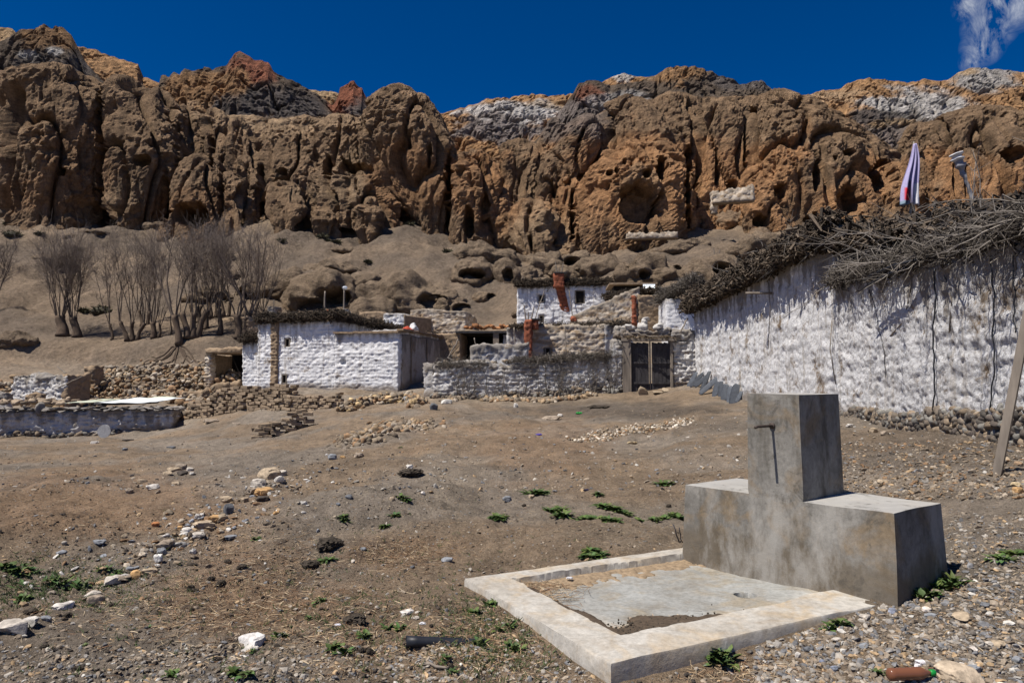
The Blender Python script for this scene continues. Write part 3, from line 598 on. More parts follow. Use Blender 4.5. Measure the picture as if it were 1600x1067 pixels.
def ridge(sky_, Db, pyb, Dt, rough, mb, base, zones, res=.5, flute=1.0, S=1.0, steep=.7, x0=-330, x1=1950, back=25):
    sky_ = np.array(sky_, float)
    k = int((x1-x0)/F*Dt/res); px = np.linspace(x0, x1, k); pt = np.interp(px, sky_[:, 0], sky_[:, 1])+.9*noise(np.stack([px*.11, px*0, px*0], 1), 5)*2
    T = P(px, pt, Dt); B = P(px*1.0, np.full(k, pyb), Db); B = B
    m = max(12, int((T[:, 2].max()-B[:, 2].min())/res)); t = np.linspace(0, 1, m)[:, None]
    X = B[:, 0]+(T[:, 0]-B[:, 0])*t; Y = B[:, 1]+(T[:, 1]-B[:, 1])*t**(1/steep); Z = B[:, 2]+(T[:, 2]-B[:, 2])*t
    nb = 8; tb = np.linspace(0, 1, nb+1)[1:, None]
    X = np.vstack([X, T[:, 0]+0*tb]); Y = np.vstack([Y, T[:, 1]+tb*back]); Z = np.vstack([Z, T[:, 2]-tb*back*.8])
    V = np.stack([X.ravel(), Y.ravel(), Z.ravel()], 1); nr = len(X)
    d = rockdisp(V, rough, flute, S); att = np.r_[1-.75*np.linspace(0, 1, m)**6, np.full(nb, .25)]
    V[:, 1] -= d*np.repeat(att, k); V[:, 2] += .3*d*np.repeat(att, k)
    cave(V, np.repeat(np.arange(nr) < m, k))
    i = np.arange(nr-1)[:, None]*k; j = np.arange(k-1)[None]; Q = np.stack([i+j, i+j+1, i+k+j+1, i+k+j], -1).reshape(-1, 4)
    mb.add(V, Q, zcol(V, base, zones))
# backing of the front cliff
ridge([(-330,110),(0,112),(60,110),(110,118),(150,140),(200,134),(240,158),(280,172),(330,180),(400,182),(450,188),(500,190),(560,185),(600,160),(640,160),(690,200),(715,250),(760,262),(800,250),(850,225),(900,198),(950,170),(1000,160),(1050,150),(1100,152),(1180,150),(1215,146),(1250,158),(1300,172),(1350,200),(1390,228),(1410,240),(1430,232),(1450,200),(1480,175),(1530,165),(1600,172),(1950,160)],
      97, 420, 104, .9, cliffB, OL*1.1, FZ+[(360, 190, 200, 22, TN*1.1, .8)], res=.33, steep=.6)
cl = cliffB.build('cliff', M['cliff'], smooth=False); cl['kind'] = 'structure'
# grey and orange middle ridge
mid = MB()
ridge([(-330,60),(-60,52),(-20,70),(10,62),(30,48),(45,46),(60,42),(68,36),(78,42),(88,40),(100,44),(112,56),(122,74),(135,100),(170,135),(230,150),(246,140),(252,120),(258,116),(264,122),(272,112),(280,118),(290,109),(303,112),(318,103),(332,108),(345,104),(357,100),(363,84),(374,80),(388,88),(398,96),(408,93),(420,97),(427,112),(440,120),(470,132),(500,150),(520,165),(528,150),(530,137),(540,135),(548,127),(553,126),(558,134),(565,136),(570,150),(582,162),(600,190),(700,240),(760,250),(820,235),(860,200),(890,150),(905,131),(925,124),(945,130),(960,132),(1000,128),(1030,114),(1050,103),(1080,104),(1110,110),(1140,121),(1165,130),(1190,124),(1204,138),(1220,160),(1280,200),(1340,225),(1390,232),(1440,215),(1950,200)],
      112, 320, 128, .9, mid, DKB*1.5, [(300,150,70,45,BO*.75,1),(395,110,40,32,RD*1.15,.9),(370,130,30,40,BO*.8,.8),(430,165,95,28,GD,1),(550,150,35,35,RD,1),(570,168,30,14,GD*1.2,.8),(80,55,60,25,BO*.55,.9),(75,110,70,25,GD,.9),(45,85,14,6,WH*.8,.9),(85,80,12,7,WH*.8,.9),(1060,112,60,16,BO*.8,.9),(1150,128,60,14,GD,.9),(920,150,40,18,RD*.9,.8),(930,180,90,20,GD*1.9,.8),(960,155,50,10,WH*.7,.7),(1000,120,25,8,TN,.8),(220,170,90,20,TN*.9,.8),(800,245,90,18,BO*.8,.8),(1320,210,80,14,TN*1.2,.8),(470,195,100,12,TN*1.2,.9)],
      res=.36, flute=1.2, S=.8, steep=.8)
bc = mid.build('hill', M['cliff'], smooth=False); bc['kind'] = 'structure'
back = MB()
ridge([(-330,60),(-40,38),(0,42),(20,46),(50,80),(110,72),(125,72),(150,78),(165,86),(185,91),(205,98),(217,102),(222,120),(235,124),(250,130),(300,140),(420,130),(450,127),(480,138),(500,143),(520,141),(535,150),(600,190),(650,185),(692,178),(720,168),(745,162),(760,155),(790,153),(815,150),(835,147),(860,150),(880,148),(900,146),(940,130),(960,118),(975,115),(990,120),(1010,122),(1040,118),(1100,125),(1200,150),(1240,152),(1262,150),(1280,143),(1310,140),(1325,130),(1345,124),(1370,121),(1395,127),(1420,130),(1445,124),(1462,128),(1480,126),(1497,113),(1520,107),(1540,105),(1562,108),(1580,111),(1600,113),(1700,120),(1950,115)],
      140, 300, 165, .9, back, BO, [(30,60,50,20,YT,.8),(490,145,60,14,YT,.9),(640,190,80,20,BO,.8),(800,180,66,22,WH,.9),(780,205,75,25,GD*2.1,.95),(830,170,40,9,WH*.85,.7),(880,165,60,10,YT*.8,.6),(975,118,20,8,WH*.9,.8),(1400,135,120,12,BO*.9,.9),(1300,150,60,10,TN,.8),(1440,165,85,24,WH*.8,.95),(1540,125,60,18,WH*.6,.95),(1385,183,50,11,GD*.8,.95),(1420,200,55,12,YT*.8,.8),(1500,112,30,8,YT,.8),(1385,215,60,20,GD*1.6,.9)],
      res=.5, flute=1.4, S=.7, steep=.85)
bd_ = back.build('mountain', M['cliff'], smooth=False); bd_['kind'] = 'structure'

# lumps of rock and hollows on the scree below the cliff
def outcrop(px, py, wpx, hpx, D=None, rough=.5, seed=0, caves=(), lvl=I4, flat=.7, col=None):
    g = G(px, py) if D is None else P(px, py, D); D_ = g[1]; w_ = wpx/F*D_/2; h_ = hpx/F*D_*.85
    T, Fc = lvl; V = T*np.array((w_, w_*flat, h_)); V[:, 2] = np.maximum(V[:, 2], -h_*.9)
    V = V+g+np.array((0, w_*flat*.35, 0)); off = np.array((seed*7.3, 0, 0))
    f1, f2 = worley(V*.45+off, 3)
    d = w_*.30*fbm((V+off)*.35, 3, 2)+w_*.08*np.clip(f2-f1, 0, .6)+.45*rough*fbm(V*.9, 5, 4, .6)
    V = V+T*d[:, None]
    for (cx_, cy_, rx, ry, dd) in caves:
        x_, y_ = proj(V); r = np.hypot((x_-cx_)/rx, (y_-cy_)/ry)+.2*noise(V*.8, 9); m = T[:, 1] < .2
        V[:, 1] += m*dd*sm(1.1, .75, r)
    return V, Fc
scree = MB(); tc_ = np.array((.235, .175, .12)); oc = np.array((.20, .142, .09))
OC = [(500,482,130,55,[(522,466,24,15,6),(492,480,26,12,4)],oc*1.2),(640,480,150,45,[(675,470,20,10,5)],tc_),(590,470,90,34,[],tc_*.9),(700,484,70,26,[(722,482,14,9,2.5)],tc_*.85),(738,436,64,42,[(738,428,19,8,3.5)],oc),(790,438,42,38,[(794,429,8,9,3.5)],oc),
      (830,436,50,30,[],tc_*.9),(450,470,50,48,[],oc),(395,470,60,40,[(395,460,22,18,5),(418,455,12,20,5)],oc*.7),(560,500,120,36,[],tc_*.8),
      (1020,436,120,40,[(1070,410,16,14,3),(985,410,8,9,2),(1008,428,8,7,2)],oc),(930,430,90,32,[(960,432,9,7,2),(905,430,12,8,2)],oc*.9),(1110,436,90,42,[(1130,420,14,10,2.5)],oc*.9),(880,436,60,22,[(855,436,9,7,2)],oc*.85),(1080,385,60,14,[],tc_),(1150,352,70,34,[],OR),(1190,375,40,24,[],OR*.8),(520,360,34,10,[],tc_),(330,470,60,24,[(335,465,18,8,2)],oc*.7),(20,538,70,16,[],tc_),(0,340,40,18,[],tc_),(80,409,60,9,[],tc_*.8)]
r_ = np.random.default_rng(61)
for k in range(34):
    if k < 16: a, b = r_.uniform(425, 870), r_.uniform(395, 505)
    elif k < 26: a, b = r_.uniform(880, 1230), r_.uniform(385, 450)
    else: a, b = r_.uniform(-20, 420), r_.uniform(350, 480)
    w_ = r_.uniform(40, 130)*(1 if k < 26 else .5); h_ = w_*r_.uniform(.12, .26); cv = []
    if r_.random() < .35 and k < 26: cv = [(a+r_.uniform(-.2, .2)*w_, b-h_*.2, w_*r_.uniform(.08, .2), h_*r_.uniform(.3, .5), 3.5)]
    OC.append((a, b, w_, h_, cv, oc*r_.uniform(.9, 1.2)))
for i_, (a, b, c_, d_, cv, col) in enumerate(OC):
    V, Fc = outcrop(a, b, c_, d_, seed=i_, caves=cv, col=col, lvl=I4 if c_ > 45 else I3)
    up = sm(-.35, .35, (I4 if c_ > 45 else I3)[0][:, 2]+.35*fbm(V*.5, 3, 8))[:, None]*.85; scree.add(V, Fc, col*(1-up)+tc_*up)
o = scree.build('hillside', M['ground'], attrs={'far': np.ones(scree.n)}); o['kind'] = 'structure'

# ------------------------------------------------------------------ 3. village
def brush(name, pts, width, height, nseg, mat_, label, cat, cols, group=None, r=(.006, .02), L=(.25, .8), seed=1, droop=.25, parent=None, along=.1, out=(0, 0), spray=0, sprL=(.8, 1.8), kind=None, zj=0.0):
    """heap of cut twigs and roots laid along a polyline on the top of a wall"""
    r_ = np.random.default_rng(seed); pts = np.array(pts, float); sl = np.linalg.norm(np.diff(pts, axis=0), axis=1); cum = np.r_[0, np.cumsum(sl)]
    t = r_.uniform(0, cum[-1], nseg); C = np.stack([np.interp(t, cum, pts[:, k]) for k in range(3)], 1)
    d = np.stack([np.interp(t, cum[1:], np.diff(pts[:, k])/sl) for k in range(3)], 1) if len(pts) > 2 else np.tile((pts[1]-pts[0])/sl[0], (nseg, 1))
    side = np.stack([-d[:, 1], d[:, 0], 0*d[:, 0]], 1); side /= np.linalg.norm(side, axis=1, keepdims=True)
    prof = 1+.35*noise(np.stack([t*.8, t*0, t*0], 1), 3)+.2*noise(np.stack([t*3, t*0, t*0], 1), 4)
    a = r_.uniform(0, 1, nseg)*math.pi; q = np.sqrt(r_.uniform(0, 1, nseg))
    C = C+side*(np.cos(a)*q*width/2)[:, None]+np.array((0, 0, 1))*(np.sin(a)*q*height*prof-zj)[:, None]+np.array((*out, 0))
    v = r_.normal(size=(nseg, 3))*(1, 1, .45)+d*r_.normal(size=(nseg, 1))*along-side*r_.uniform(-.2, 1.3, (nseg, 1))*0; v /= np.linalg.norm(v, axis=1, keepdims=True)
    le = r_.uniform(*L, nseg)[:, None]; rad = r_.uniform(0, 1, nseg)**2*(r[1]-r[0])+r[0]
    bend = r_.normal(size=(nseg, 3))*le*.24; m_ = C+bend
    P0, P1 = C-v*le/2, C+v*le/2; P1[:, 2] -= droop*le[:, 0]*r_.uniform(0, 1, nseg); P0[:, 2] -= droop*.5*le[:, 0]*r_.uniform(0, 1, nseg)
    mb = MB(); cc = np.array(cols)[r_.integers(0, len(cols), nseg)]*r_.uniform(.6, 1.3, (nseg, 1))
    V, Fq = segs(P0, m_, rad*.7, rad, 4); mb.add(V, Fq, np.repeat(cc, 8, 0))
    V, Fq = segs(m_, P1, rad, rad*.45, 4); mb.add(V, Fq, np.repeat(cc, 8, 0))
    for k in range(spray):      # long pale bare branches with side twigs
        i = r_.integers(nseg); p = C[i]+(0, 0, .05); v_ = r_.normal(size=3)*(1, 1, .2); v_ /= np.linalg.norm(v_); l_ = r_.uniform(*sprL); n_s = 6
        q_ = [p]; 
        for s_ in range(n_s): v_ = v_+r_.normal(size=3)*.16; v_[2] -= .03; v_ /= np.linalg.norm(v_); q_.append(q_[-1]+v_*l_/n_s)
        q_ = np.array(q_); V, Fq = tube(q_, np.linspace(.014, .004, n_s+1), 4, False); c0 = np.array((.23, .205, .18))*r_.uniform(.6, 1.2); mb.add(V, Fq, c0)
        m = 9; ii = r_.integers(1, n_s, m); A_ = q_[ii]; D_ = (q_[ii+1]-q_[ii]); D_ /= np.linalg.norm(D_, axis=1, keepdims=True); D_ = D_+r_.normal(size=(m, 3))*.55
        E = A_+D_*r_.uniform(.15, .45, (m, 1)); V, Fq = segs(A_, E, .006, .002, 3); mb.add(V, Fq, c0*.9)
    base = list(np.array(pts).mean(0)) if parent is None else None
    o = mb.build(name, mat_, parent=parent, loc=base, smooth=False)
    return tag(o, label, cat, group, kind)
BRN = [(.048, .036, .026), (.07, .052, .036), (.032, .025, .019), (.11, .085, .062)]
GRY = [(.11, .095, .08), (.07, .06, .05), (.17, .15, .13), (.05, .042, .035)]

# --- the two big whitewashed houses on the right
A0 = np.array((7.70, 30.0)); A1 = np.array((7.80, 17.0)); B1 = np.array((7.16, 9.9)); B2 = np.array((6.75, 5.2))
gA = thing('village_house', (A1[0]+2.5, 23.5, GZ(9.5, 23.5)), 'large whitewashed house at right with its wall running away to the gate', 'house', 'whitewashed houses of the village')
eA = A1-A0; LA = np.linalg.norm(eA)
wall('wall', M['whiteA'], gA, o=A0, e1=eA, L=LA, W=6, z0=.3, z1=4.74, ru=.05, rv=.5, rw=.05, rel='rubble', amp=.8, ground=True, top=lambda u: .16*sm(0, 13, u)-.1*sm(1.2, 0, u), sag=.10)
gB = thing('village_house', (B1[0]+2.5, 12, GZ(9.5, 12)), 'nearest whitewashed house at the right edge with a stone footing and lower roof', 'house', 'whitewashed houses of the village')
eB = B1-A1; LB = np.linalg.norm(eB)
Bo = A1+np.array((-.03, -.02))
wall('wall', M['whiteA'], gB, o=Bo, e1=eB, L=LB+.1, W=6, z0=.65, z1=3.86, ru=.038, rv=.5, rw=.038, rel='rubble', amp=.8, ground=True, top=lambda u: -.30*u/LB, sag=.12)
eB2 = B2-B1
wall('wall', M['whiteA'], gB, o=B1+np.array((.02, 0)), e1=eB2, L=np.linalg.norm(eB2), W=5, z0=.4, z1=3.5, ru=.08, rv=.6, rw=.08, rel='rubble', amp=1.1, ground=True, sag=.1)
# stone footing of the near house, mortared with mud
def footing(parent, p0, p1, h0, h1, n, size, seed, out=.06, label=None, col=None, name='footing'):
    r_ = np.random.default_rng(seed); t = r_.uniform(0, 1, n); q = np.array(p0)[None]*(1-t[:, None])+np.array(p1)[None]*t[:, None]
    nn = np.array((p1[1]-p0[1], -(p1[0]-p0[0]))); nn = nn/np.linalg.norm(nn)
    z = H(q[:, 0], q[:, 1], False); k = r_.uniform(-.1, 1, n); hh = h0+(h1-h0)*t+.12*noise(np.stack([t*9, t*0, t*0], 1), 2)
    s = r_.uniform(size*.45, size*1.15, n)
    C = np.c_[q+nn[None]*(out*(1-k*.5))[:, None]*r_.uniform(.2, 1.1, (n, 1)), z+k*hh]
    V, Fc = stones(C, np.stack([s*1.25, s*.9, s*.72], 1), r_, 1, .3, .22)
    c = np.clip(np.array([(.17,.14,.11),(.12,.10,.085),(.22,.17,.12),(.085,.075,.065),(.20,.19,.17)])[r_.integers(0, 5, n)]*r_.uniform(.7, 1.15, (n, 1)), .02, 1)
    o = mk(name, V, Fc, M['stonefar'], parent=parent, col=np.repeat(c, len(I1[0]), 0)); return o
nB = np.array((eB[1], -eB[0]))/LB
footing(gB, A1+(-.02, 0), B1, .10, .50, 900, .085, 4, .035)
footing(gB, B1, B2, .52, .45, 420, .09, 5, .035)
# brushwood on the parapets
def along(p0, p1, z0, z1, n=6, off=0.0):
    p0, p1 = np.array(p0), np.array(p1); nn = np.array((p1[1]-p0[1], -(p1[0]-p0[0]))); nn = nn/np.linalg.norm(nn)
    return [(*(p0+(p1-p0)*t+nn*off), z0+(z1-z0)*t) for t in np.linspace(0, 1, n)]
ptsA = along(A0+(0, .4), A1, 4.62, 4.92, 8, -.1)
brush('firewood_heap', ptsA, 1.25, .88, 12500, M['twig'], 'dark brown heap of roots and brushwood along the roof edge of the large white house', 'firewood', BRN, r=(.012, .055), L=(.10, .42), seed=3, droop=.25, spray=26, sprL=(.6, 1.3), kind='stuff', zj=.08)
brush('firewood_heap', along(A1+(.5, 0), B1+(.9, -.5), 4.72, 3.72, 5, 0), 1.3, .55, 5200, M['twig'], 'dark knotted roots and wood stacked behind the grey branches on the nearest roof', 'firewood', BRN, r=(.014, .055), L=(.10, .42), seed=6, droop=.3, spray=26, kind='stuff')
brush('thorn_branches', along(A1, B1+(.0, -.6), 3.98, 3.66, 6, -.28), 1.1, .42, 9500, M['twig'], 'tangle of pale grey thorn branches hanging over the wall of the nearest house', 'branches', GRY, r=(.004, .016), L=(.2, .7), seed=8, droop=.25, spray=80, sprL=(.7, 1.7), kind='stuff', zj=.1)
brush('thorn_branches', along(B1, B2, 3.62, 3.62, 3, -.28), 1.0, .4, 1800, M['twig'], 'loose grey twigs on the roof edge beyond the leaning pole', 'branches', GRY, r=(.004, .016), L=(.2, .7), seed=9, droop=.4, spray=20, kind='stuff')
# earth ridge carrying the branches
rd = MB(); 
V, Fc = tube([(*(A1+(.45, .3)), 4.05), (*(A1*.5+B1*.5+(.5, 0)), 3.85), (*(B1+(.5, -.6)), 3.55), (*(B2+(.4, 0)), 3.5)], [.42, .42, .40, .36], 14)
V = V+.08*np.stack([fbm(V*2, 3, 1), fbm(V*2, 3, 2), fbm(V*2, 3, 3)], 1)
mk('parapet', V, Fc, M['mud'], parent=gB)
# wooden pegs, hanging wires and pipes on the walls
def rod(name, p0, p1, r, mat_, label=None, cat=None, parent=None, n=8, group=None, wob=0):
    pts = np.linspace(p0, p1, 9); 
    if wob: pts[1:-1] += np.stack([wob*noise(np.c_[np.arange(7)*.9, np.full(7, p0[0]), np.full(7, p0[2])], k) for k in (1, 2, 3)], 1)
    V, Fc = tube(pts, r, n); o = mk(name, V, Fc, mat_, parent=parent, loc=None if parent is not None else tuple(pts[0]), smooth=True)
    return tag(o, label, cat, group)
def on_wall(px, py, p0, p1, off=.05):
    """point of a vertical wall plane seen at a pixel"""
    p0 = np.array(p0); p1 = np.array(p1); q = P(px, py, 1.0); a = q[0]; # ray x = a*y
    d = p1-p0; t = (a*p0[1]-p0[0])/(d[0]-a*d[1]); pt = p0+d*t; nn = np.array((d[1], -d[0])); nn = nn/np.linalg.norm(nn); k = P(px, py, pt[1])
    return np.array((*(pt+nn*off), k[2]))
wA = lambda px, py, off=.05: on_wall(px, py, A0, A1, off)
wB = lambda px, py, off=.05: on_wall(px, py, A1, B1, off)
p = wA(1206, 458, 0); rod('spout', p, p+np.array((-.75, .1, .01)), .035, M['wood'], parent=gA)
for i, pts in enumerate([[(1467,420),(1468,470),(1464,540),(1468,600),(1461,655),(1452,690)], [(1557,400),(1560,470),(1561,560),(1556,640)], [(1593,395),(1592,470),(1595,520)], [(1357,430),(1372,480),(1385,540),(1391,590)]]):
    q = np.array([wB(a, b, .07) for a, b in pts]); t = np.linspace(0, len(pts)-1, 30); q2 = np.stack([np.interp(t, np.arange(len(pts)), q[:, k]) for k in range(3)], 1)
    q2[:, 1] += .02*np.sin(t*5)+.015*np.sin(t*13)
    V, Fc = tube(q2, (.013, .010, .008, .007)[i], 6); o = mk('cable', V, Fc, M['black'], loc=tuple(q2[0]))
    tag(o, ['black cable hanging down the wall beneath the twin black pipes, thickest of the cables', 'thin black cable hanging on the white wall just left of the leaning plank', 'short thin cable hanging at the right edge above the plank', 'faint thin cord hanging on the wall left of the thick cable'][i], 'cable', 'cables hanging on the nearest house')
for i, (a, b) in enumerate([((1384, 438), (1450, 412)), ((1378, 455), (1440, 424))]):
    p0 = wB(a[0], a[1], .42); p1 = wB(b[0], b[1], .40); pm = (p0+p1)/2+(0, 0, .05); V, Fc = tube([p0, p0*.6+pm*.4+(0, 0, .02), pm, p1*.6+pm*.4+(0, 0, .03), p1+(.15, -.2, .05)], .026, 8)
    tag(mk('pipe', V, Fc, M['black'], loc=tuple(p0)), ['upper of the two black plastic pipes poking out of the grey branches', 'lower of the two black plastic pipes poking out of the grey branches'][i], 'pipe', 'black pipes on the roof edge')
p = wB(1487, 552, .0)
V, Fc = stones([p], [(.03, .09, .06)], rng, 1); mk('stone', V, Fc, M['stone'], parent=gB, col=np.full((42, 3), .3))
for i, pts in enumerate([[(1203,440),(1206,480),(1203,545)], [(1303,500),(1300,545),(1309,600)], [(1480,430),(1492,470),(1488,520)], [(1430,430),(1418,500),(1395,525)]]):  # first one is a dark rod added along the spout's cast shadow
    q = np.array([(wA if a < 1308 else wB)(a, b, .05) for a, b in pts]); V, Fc = tube(q, .012, 5); mk('twig', V, Fc, M['wood'], parent=gA if pts[0][0] < 1308 else gB)
# leaning plank
g0 = G(1557, 738, 14); top_ = P(1607, 486, 8.2)
q = rod; V, Fc = segs([g0-(0, 0, .05)], [top_], .062, .062, 4, True)
tag(mk('plank', V, Fc, M['wood'], loc=tuple(g0), smooth=False), 'long grey squared pole leaning against the nearest white house at the right edge', 'pole')
# slates leaning against the foot of the big house
r_ = np.random.default_rng(12)
SL = [(1093,622,24,9,.5),(1100,620,28,8,.75),(1107,628,26,10,.9),(1114,622,34,8,.35),(1121,628,34,10,.8),(1131,624,24,12,.15),(1139,624,24,11,-.1),(1146,627,26,14,.05),(1154,630,26,11,.0),(1161,636,32,17,.12),(1170,640,18,8,.4)]
for i, (px, py, h, w_, tl) in enumerate(SL):
    foot = on_wall(px, py+h*.5, A0, A1, .32); D_ = foot[1]; hh = h/F*D_; ww = w_/F*D_*.85
    foot[2] = GZ(foot[0], foot[1]); T = I2[0]; V = np.sign(T)*np.abs(T)**.65*(ww/2, .022, hh/2*1.1); V = V*(1+.14*noise(T*1.7+i*5, 3))[:, None]
    V[:, 0] += V[:, 2]*0; c, s_ = math.cos(tl), math.sin(tl); X, Z = V[:, 0]*c+V[:, 2]*s_, -V[:, 0]*s_+V[:, 2]*c; V = np.stack([X, V[:, 1], Z+hh*.42], 1)
    V[:, 1] += V[:, 2]*.30; an = R(-38+r_.uniform(-12, 12)); ca, sa = math.cos(an), math.sin(an)   # turned to face the lane
    V = np.stack([V[:, 0]*ca-V[:, 1]*sa, V[:, 0]*sa+V[:, 1]*ca, V[:, 2]], 1)+foot
    cc = np.array((.06, .068, .082))*r_.uniform(.7, 1.35)
    tag(mk('slate', V, I2[1], M['slate'], loc=tuple(foot), col=np.tile(cc, (len(V), 1))), ['blue-grey slate leaning on the white wall, %s of the row' % d for d in ('farthest left', 'second from the left', 'third from the left', 'tall narrow fourth', 'strongly tilted fifth', 'sixth, upright', 'seventh, upright and narrow', 'eighth, broad', 'third from the tap', 'largest and lowest near the tap')][i] if i < 10 else 'small slate lying flat right behind the tap pillar', 'slate', 'slates leaning along the white wall')

# --- prayer flags on the roof
def flag(name, pole, base, label, cloth=None):
    g = thing(name, base, label, 'prayer flag'); V, Fc = tube(pole, np.linspace(.03, .018, len(pole)), 6); mk('pole', V, Fc, M['wood'], parent=g); return g
fD = 15.5; fb = P(1421, 322, fD); ft = P(1428, 226, fD)
g = flag('prayer_flag', np.linspace(fb-(0, 0, .4), ft+(0, 0, .06), 6), fb, 'tall pale lilac and red cloth flag hanging limp from a pole on the roof')
nu, nv = 26, 40; U, Vv = np.meshgrid(np.linspace(0, 1, nu), np.linspace(0, 1, nv)); u, v = U.ravel(), Vv.ravel()
wd = .03+.40*v**.8; hgt = (ft-fb)[2]
X = ft[0]+(fb-ft)[0]*v+(u-.55)*wd+.02*np.sin(v*7); Y = fD-.04+.07*np.sin(u*17+v*3)*(.3+v)+.03*np.sin(u*31); Z = ft[2]-v*(hgt*.98)-.05*v*np.abs(u-.5)
ccol = np.tile((.36, .33, .52), (len(u), 1)).astype(float); m = (v > .72)*(u > .10)*(u < .48)*(v < .96); ccol[m] = (.55, .03, .04); ccol[(v > .94)*(u < .45)] = (.22, .30, .36); ccol[(u > .62)*(v > .65)] = (.62, .62, .66); ccol[(u > .42)*(u < .52)*(v > .6)] = (.09, .08, .12)
i = np.arange(nv-1)[:, None]*nu; j = np.arange(nu-1)[None]; Q = np.stack([i+j, i+j+1, i+nu+j+1, i+nu+j], -1).reshape(-1, 4)
o = mk('cloth', np.stack([X, Y, Z], 1), Q, M['cloth'], parent=g, col=ccol); md = o.modifiers.new('s', 'SOLIDIFY'); md.thickness = .006
fb = P(1521, 316, 13); pl = np.array([P(1521, 316, 13), P(1512, 290, 13), P(1503, 268, 13), P(1497, 250, 13), P(1494, 240, 13)])
g = flag('prayer_flag', pl, fb, 'crooked stick with a rag of grey and white cloth wound round its tip')
t = np.linspace(0, 1, 40); q = np.stack([np.interp(t, np.linspace(0, 1, 5), pl[:, k]) for k in range(3)], 1)
V, Fc = tube(q, .03+.075*sm(.25, .85, t)*(1+.35*np.sin(t*34)), 12); V = V+.018*np.stack([fbm(V*9, 2, k) for k in (1, 2, 3)], 1)
mk('cloth', V, Fc, M['cloth'], parent=g, col=np.repeat(np.where((t > .72)[:, None], (.52, .52, .53), (.22, .22, .24)), 12, 0))

# --- compound wall with gate
W0 = P(677, 600, 31.2)[:2]; W1 = P(972, 600, 30.0)[:2]
ew = W1-W0; LW = np.linalg.norm(ew)
cw = thing('compound_wall', (*((W0+W1)/2), 1.0), 'low whitewashed mud wall with dry vines left of the double gate', 'wall')
wall('wall', M['whiteG'], cw, o=W0, e1=ew, L=LW, W=.5, z0=.5, z1=2.40, ru=.05, rv=.1, rw=.045, rel='course', amp=1.5, ground=True, top=lambda u: .12*np.sin(u*1.1)+.28*u/LW-.1, sag=.14)
wall('wall', M['whiteG'], cw, o=W0+(.0, .45), e1=(.25, .95), L=3.2, W=.5, z0=.5, z1=2.35, ru=.08, rv=.1, rw=.08, rel='course', amp=1.4, ground=True, sag=.1)
footing(cw, W0, W1, .15, .3, 150, .12, 21, .12)
r_ = np.random.default_rng(5); n = 80; t = np.sort(r_.uniform(.02, .98, n)); C = np.c_[W0[None]*(1-t[:, None])+W1[None]*t[:, None]+(.05, .25), 2.36+.24*t+.02]
V, Fc = stones(C+np.c_[r_.normal(0, .05, (n, 2)), r_.normal(0, .03, n)], np.stack([r_.uniform(.08, .16, n), r_.uniform(.06, .12, n), r_.uniform(.03, .07, n)], 1), r_, 1)
mk('coping_stones', V, Fc, M['stonefar'], parent=cw, col=np.repeat(scol(n, r_)*.9, 42, 0))
def vines(p0, p1, z0, z1, n, seed, out=.1):
    r_ = np.random.default_rng(seed); mb = MB()
    d = np.array(p1)-np.array(p0); nn = np.array((d[1], -d[0])); nn = nn/np.linalg.norm(nn)
    for k in range(n):
        t = r_.uniform(0, 1); q = np.array(p0)+d*t+nn*out; gz = GZ(*q); m = 9; hh = r_.uniform(.5, 1.0)*(z0+(z1-z0)*t-gz)+.15
        pts = np.zeros((m, 3)); s_ = np.cumsum(r_.normal(0, .045, m))*(1 if r_.random() < .5 else 1.8); l_ = np.linspace(0, 1, m)
        pts[:, :2] = q+np.outer(s_, d/np.linalg.norm(d))+np.outer(r_.uniform(0, .1, m), nn); pts[:, 2] = gz+hh*l_
        V, Fc = tube(pts, np.linspace(.016, .005, m), 4, False); c = np.array((.11, .095, .08))*r_.uniform(.6, 1.6); mb.add(V, Fc, c)
        a = 14; ii = r_.integers(2, m, a); A_ = pts[ii]; E = A_+np.c_[np.outer(r_.normal(0, .25, a), d/np.linalg.norm(d)), r_.uniform(-.15, .35, a)]; V, Fc = segs(A_, E, .007, .003, 3); mb.add(V, Fc, c*1.1)
    return mb
dv = (W1-W0)
for (a, b, n, s_, lb) in ((.12, .42, 16, 3, 'dry leafless vine climbing the left half of the compound wall'), (.46, .97, 34, 4, 'dense dry leafless vine over the compound wall next to the gate')):
    mb = vines(W0+dv*a, W0+dv*b, 2.4+.2*a, 2.4+.25*b, n, s_); o = mb.build('dry_vine', M['twig'], loc=(*(W0+dv*(a+b)/2), 1.0), smooth=False); tag(o, lb, 'vine', 'dry vines on the compound wall')
brush('dry_twigs', along(W0+dv*.42, W1-(.2, 0), 2.42, 2.68, 4), .4, .22, 1300, M['twig'], 'thin dry twigs lying along the top of the compound wall', 'twigs', GRY, r=(.003, .01), L=(.2, .6), seed=31, kind='stuff')
brush('dry_twigs', along(W0+dv*.3, W0+dv*.02, 2.3, 2.3, 3), .4, .2, 450, M['twig'], 'few dry twigs on the low left end of the compound wall', 'twigs', GRY, r=(.003, .01), L=(.2, .6), seed=32, kind='stuff')
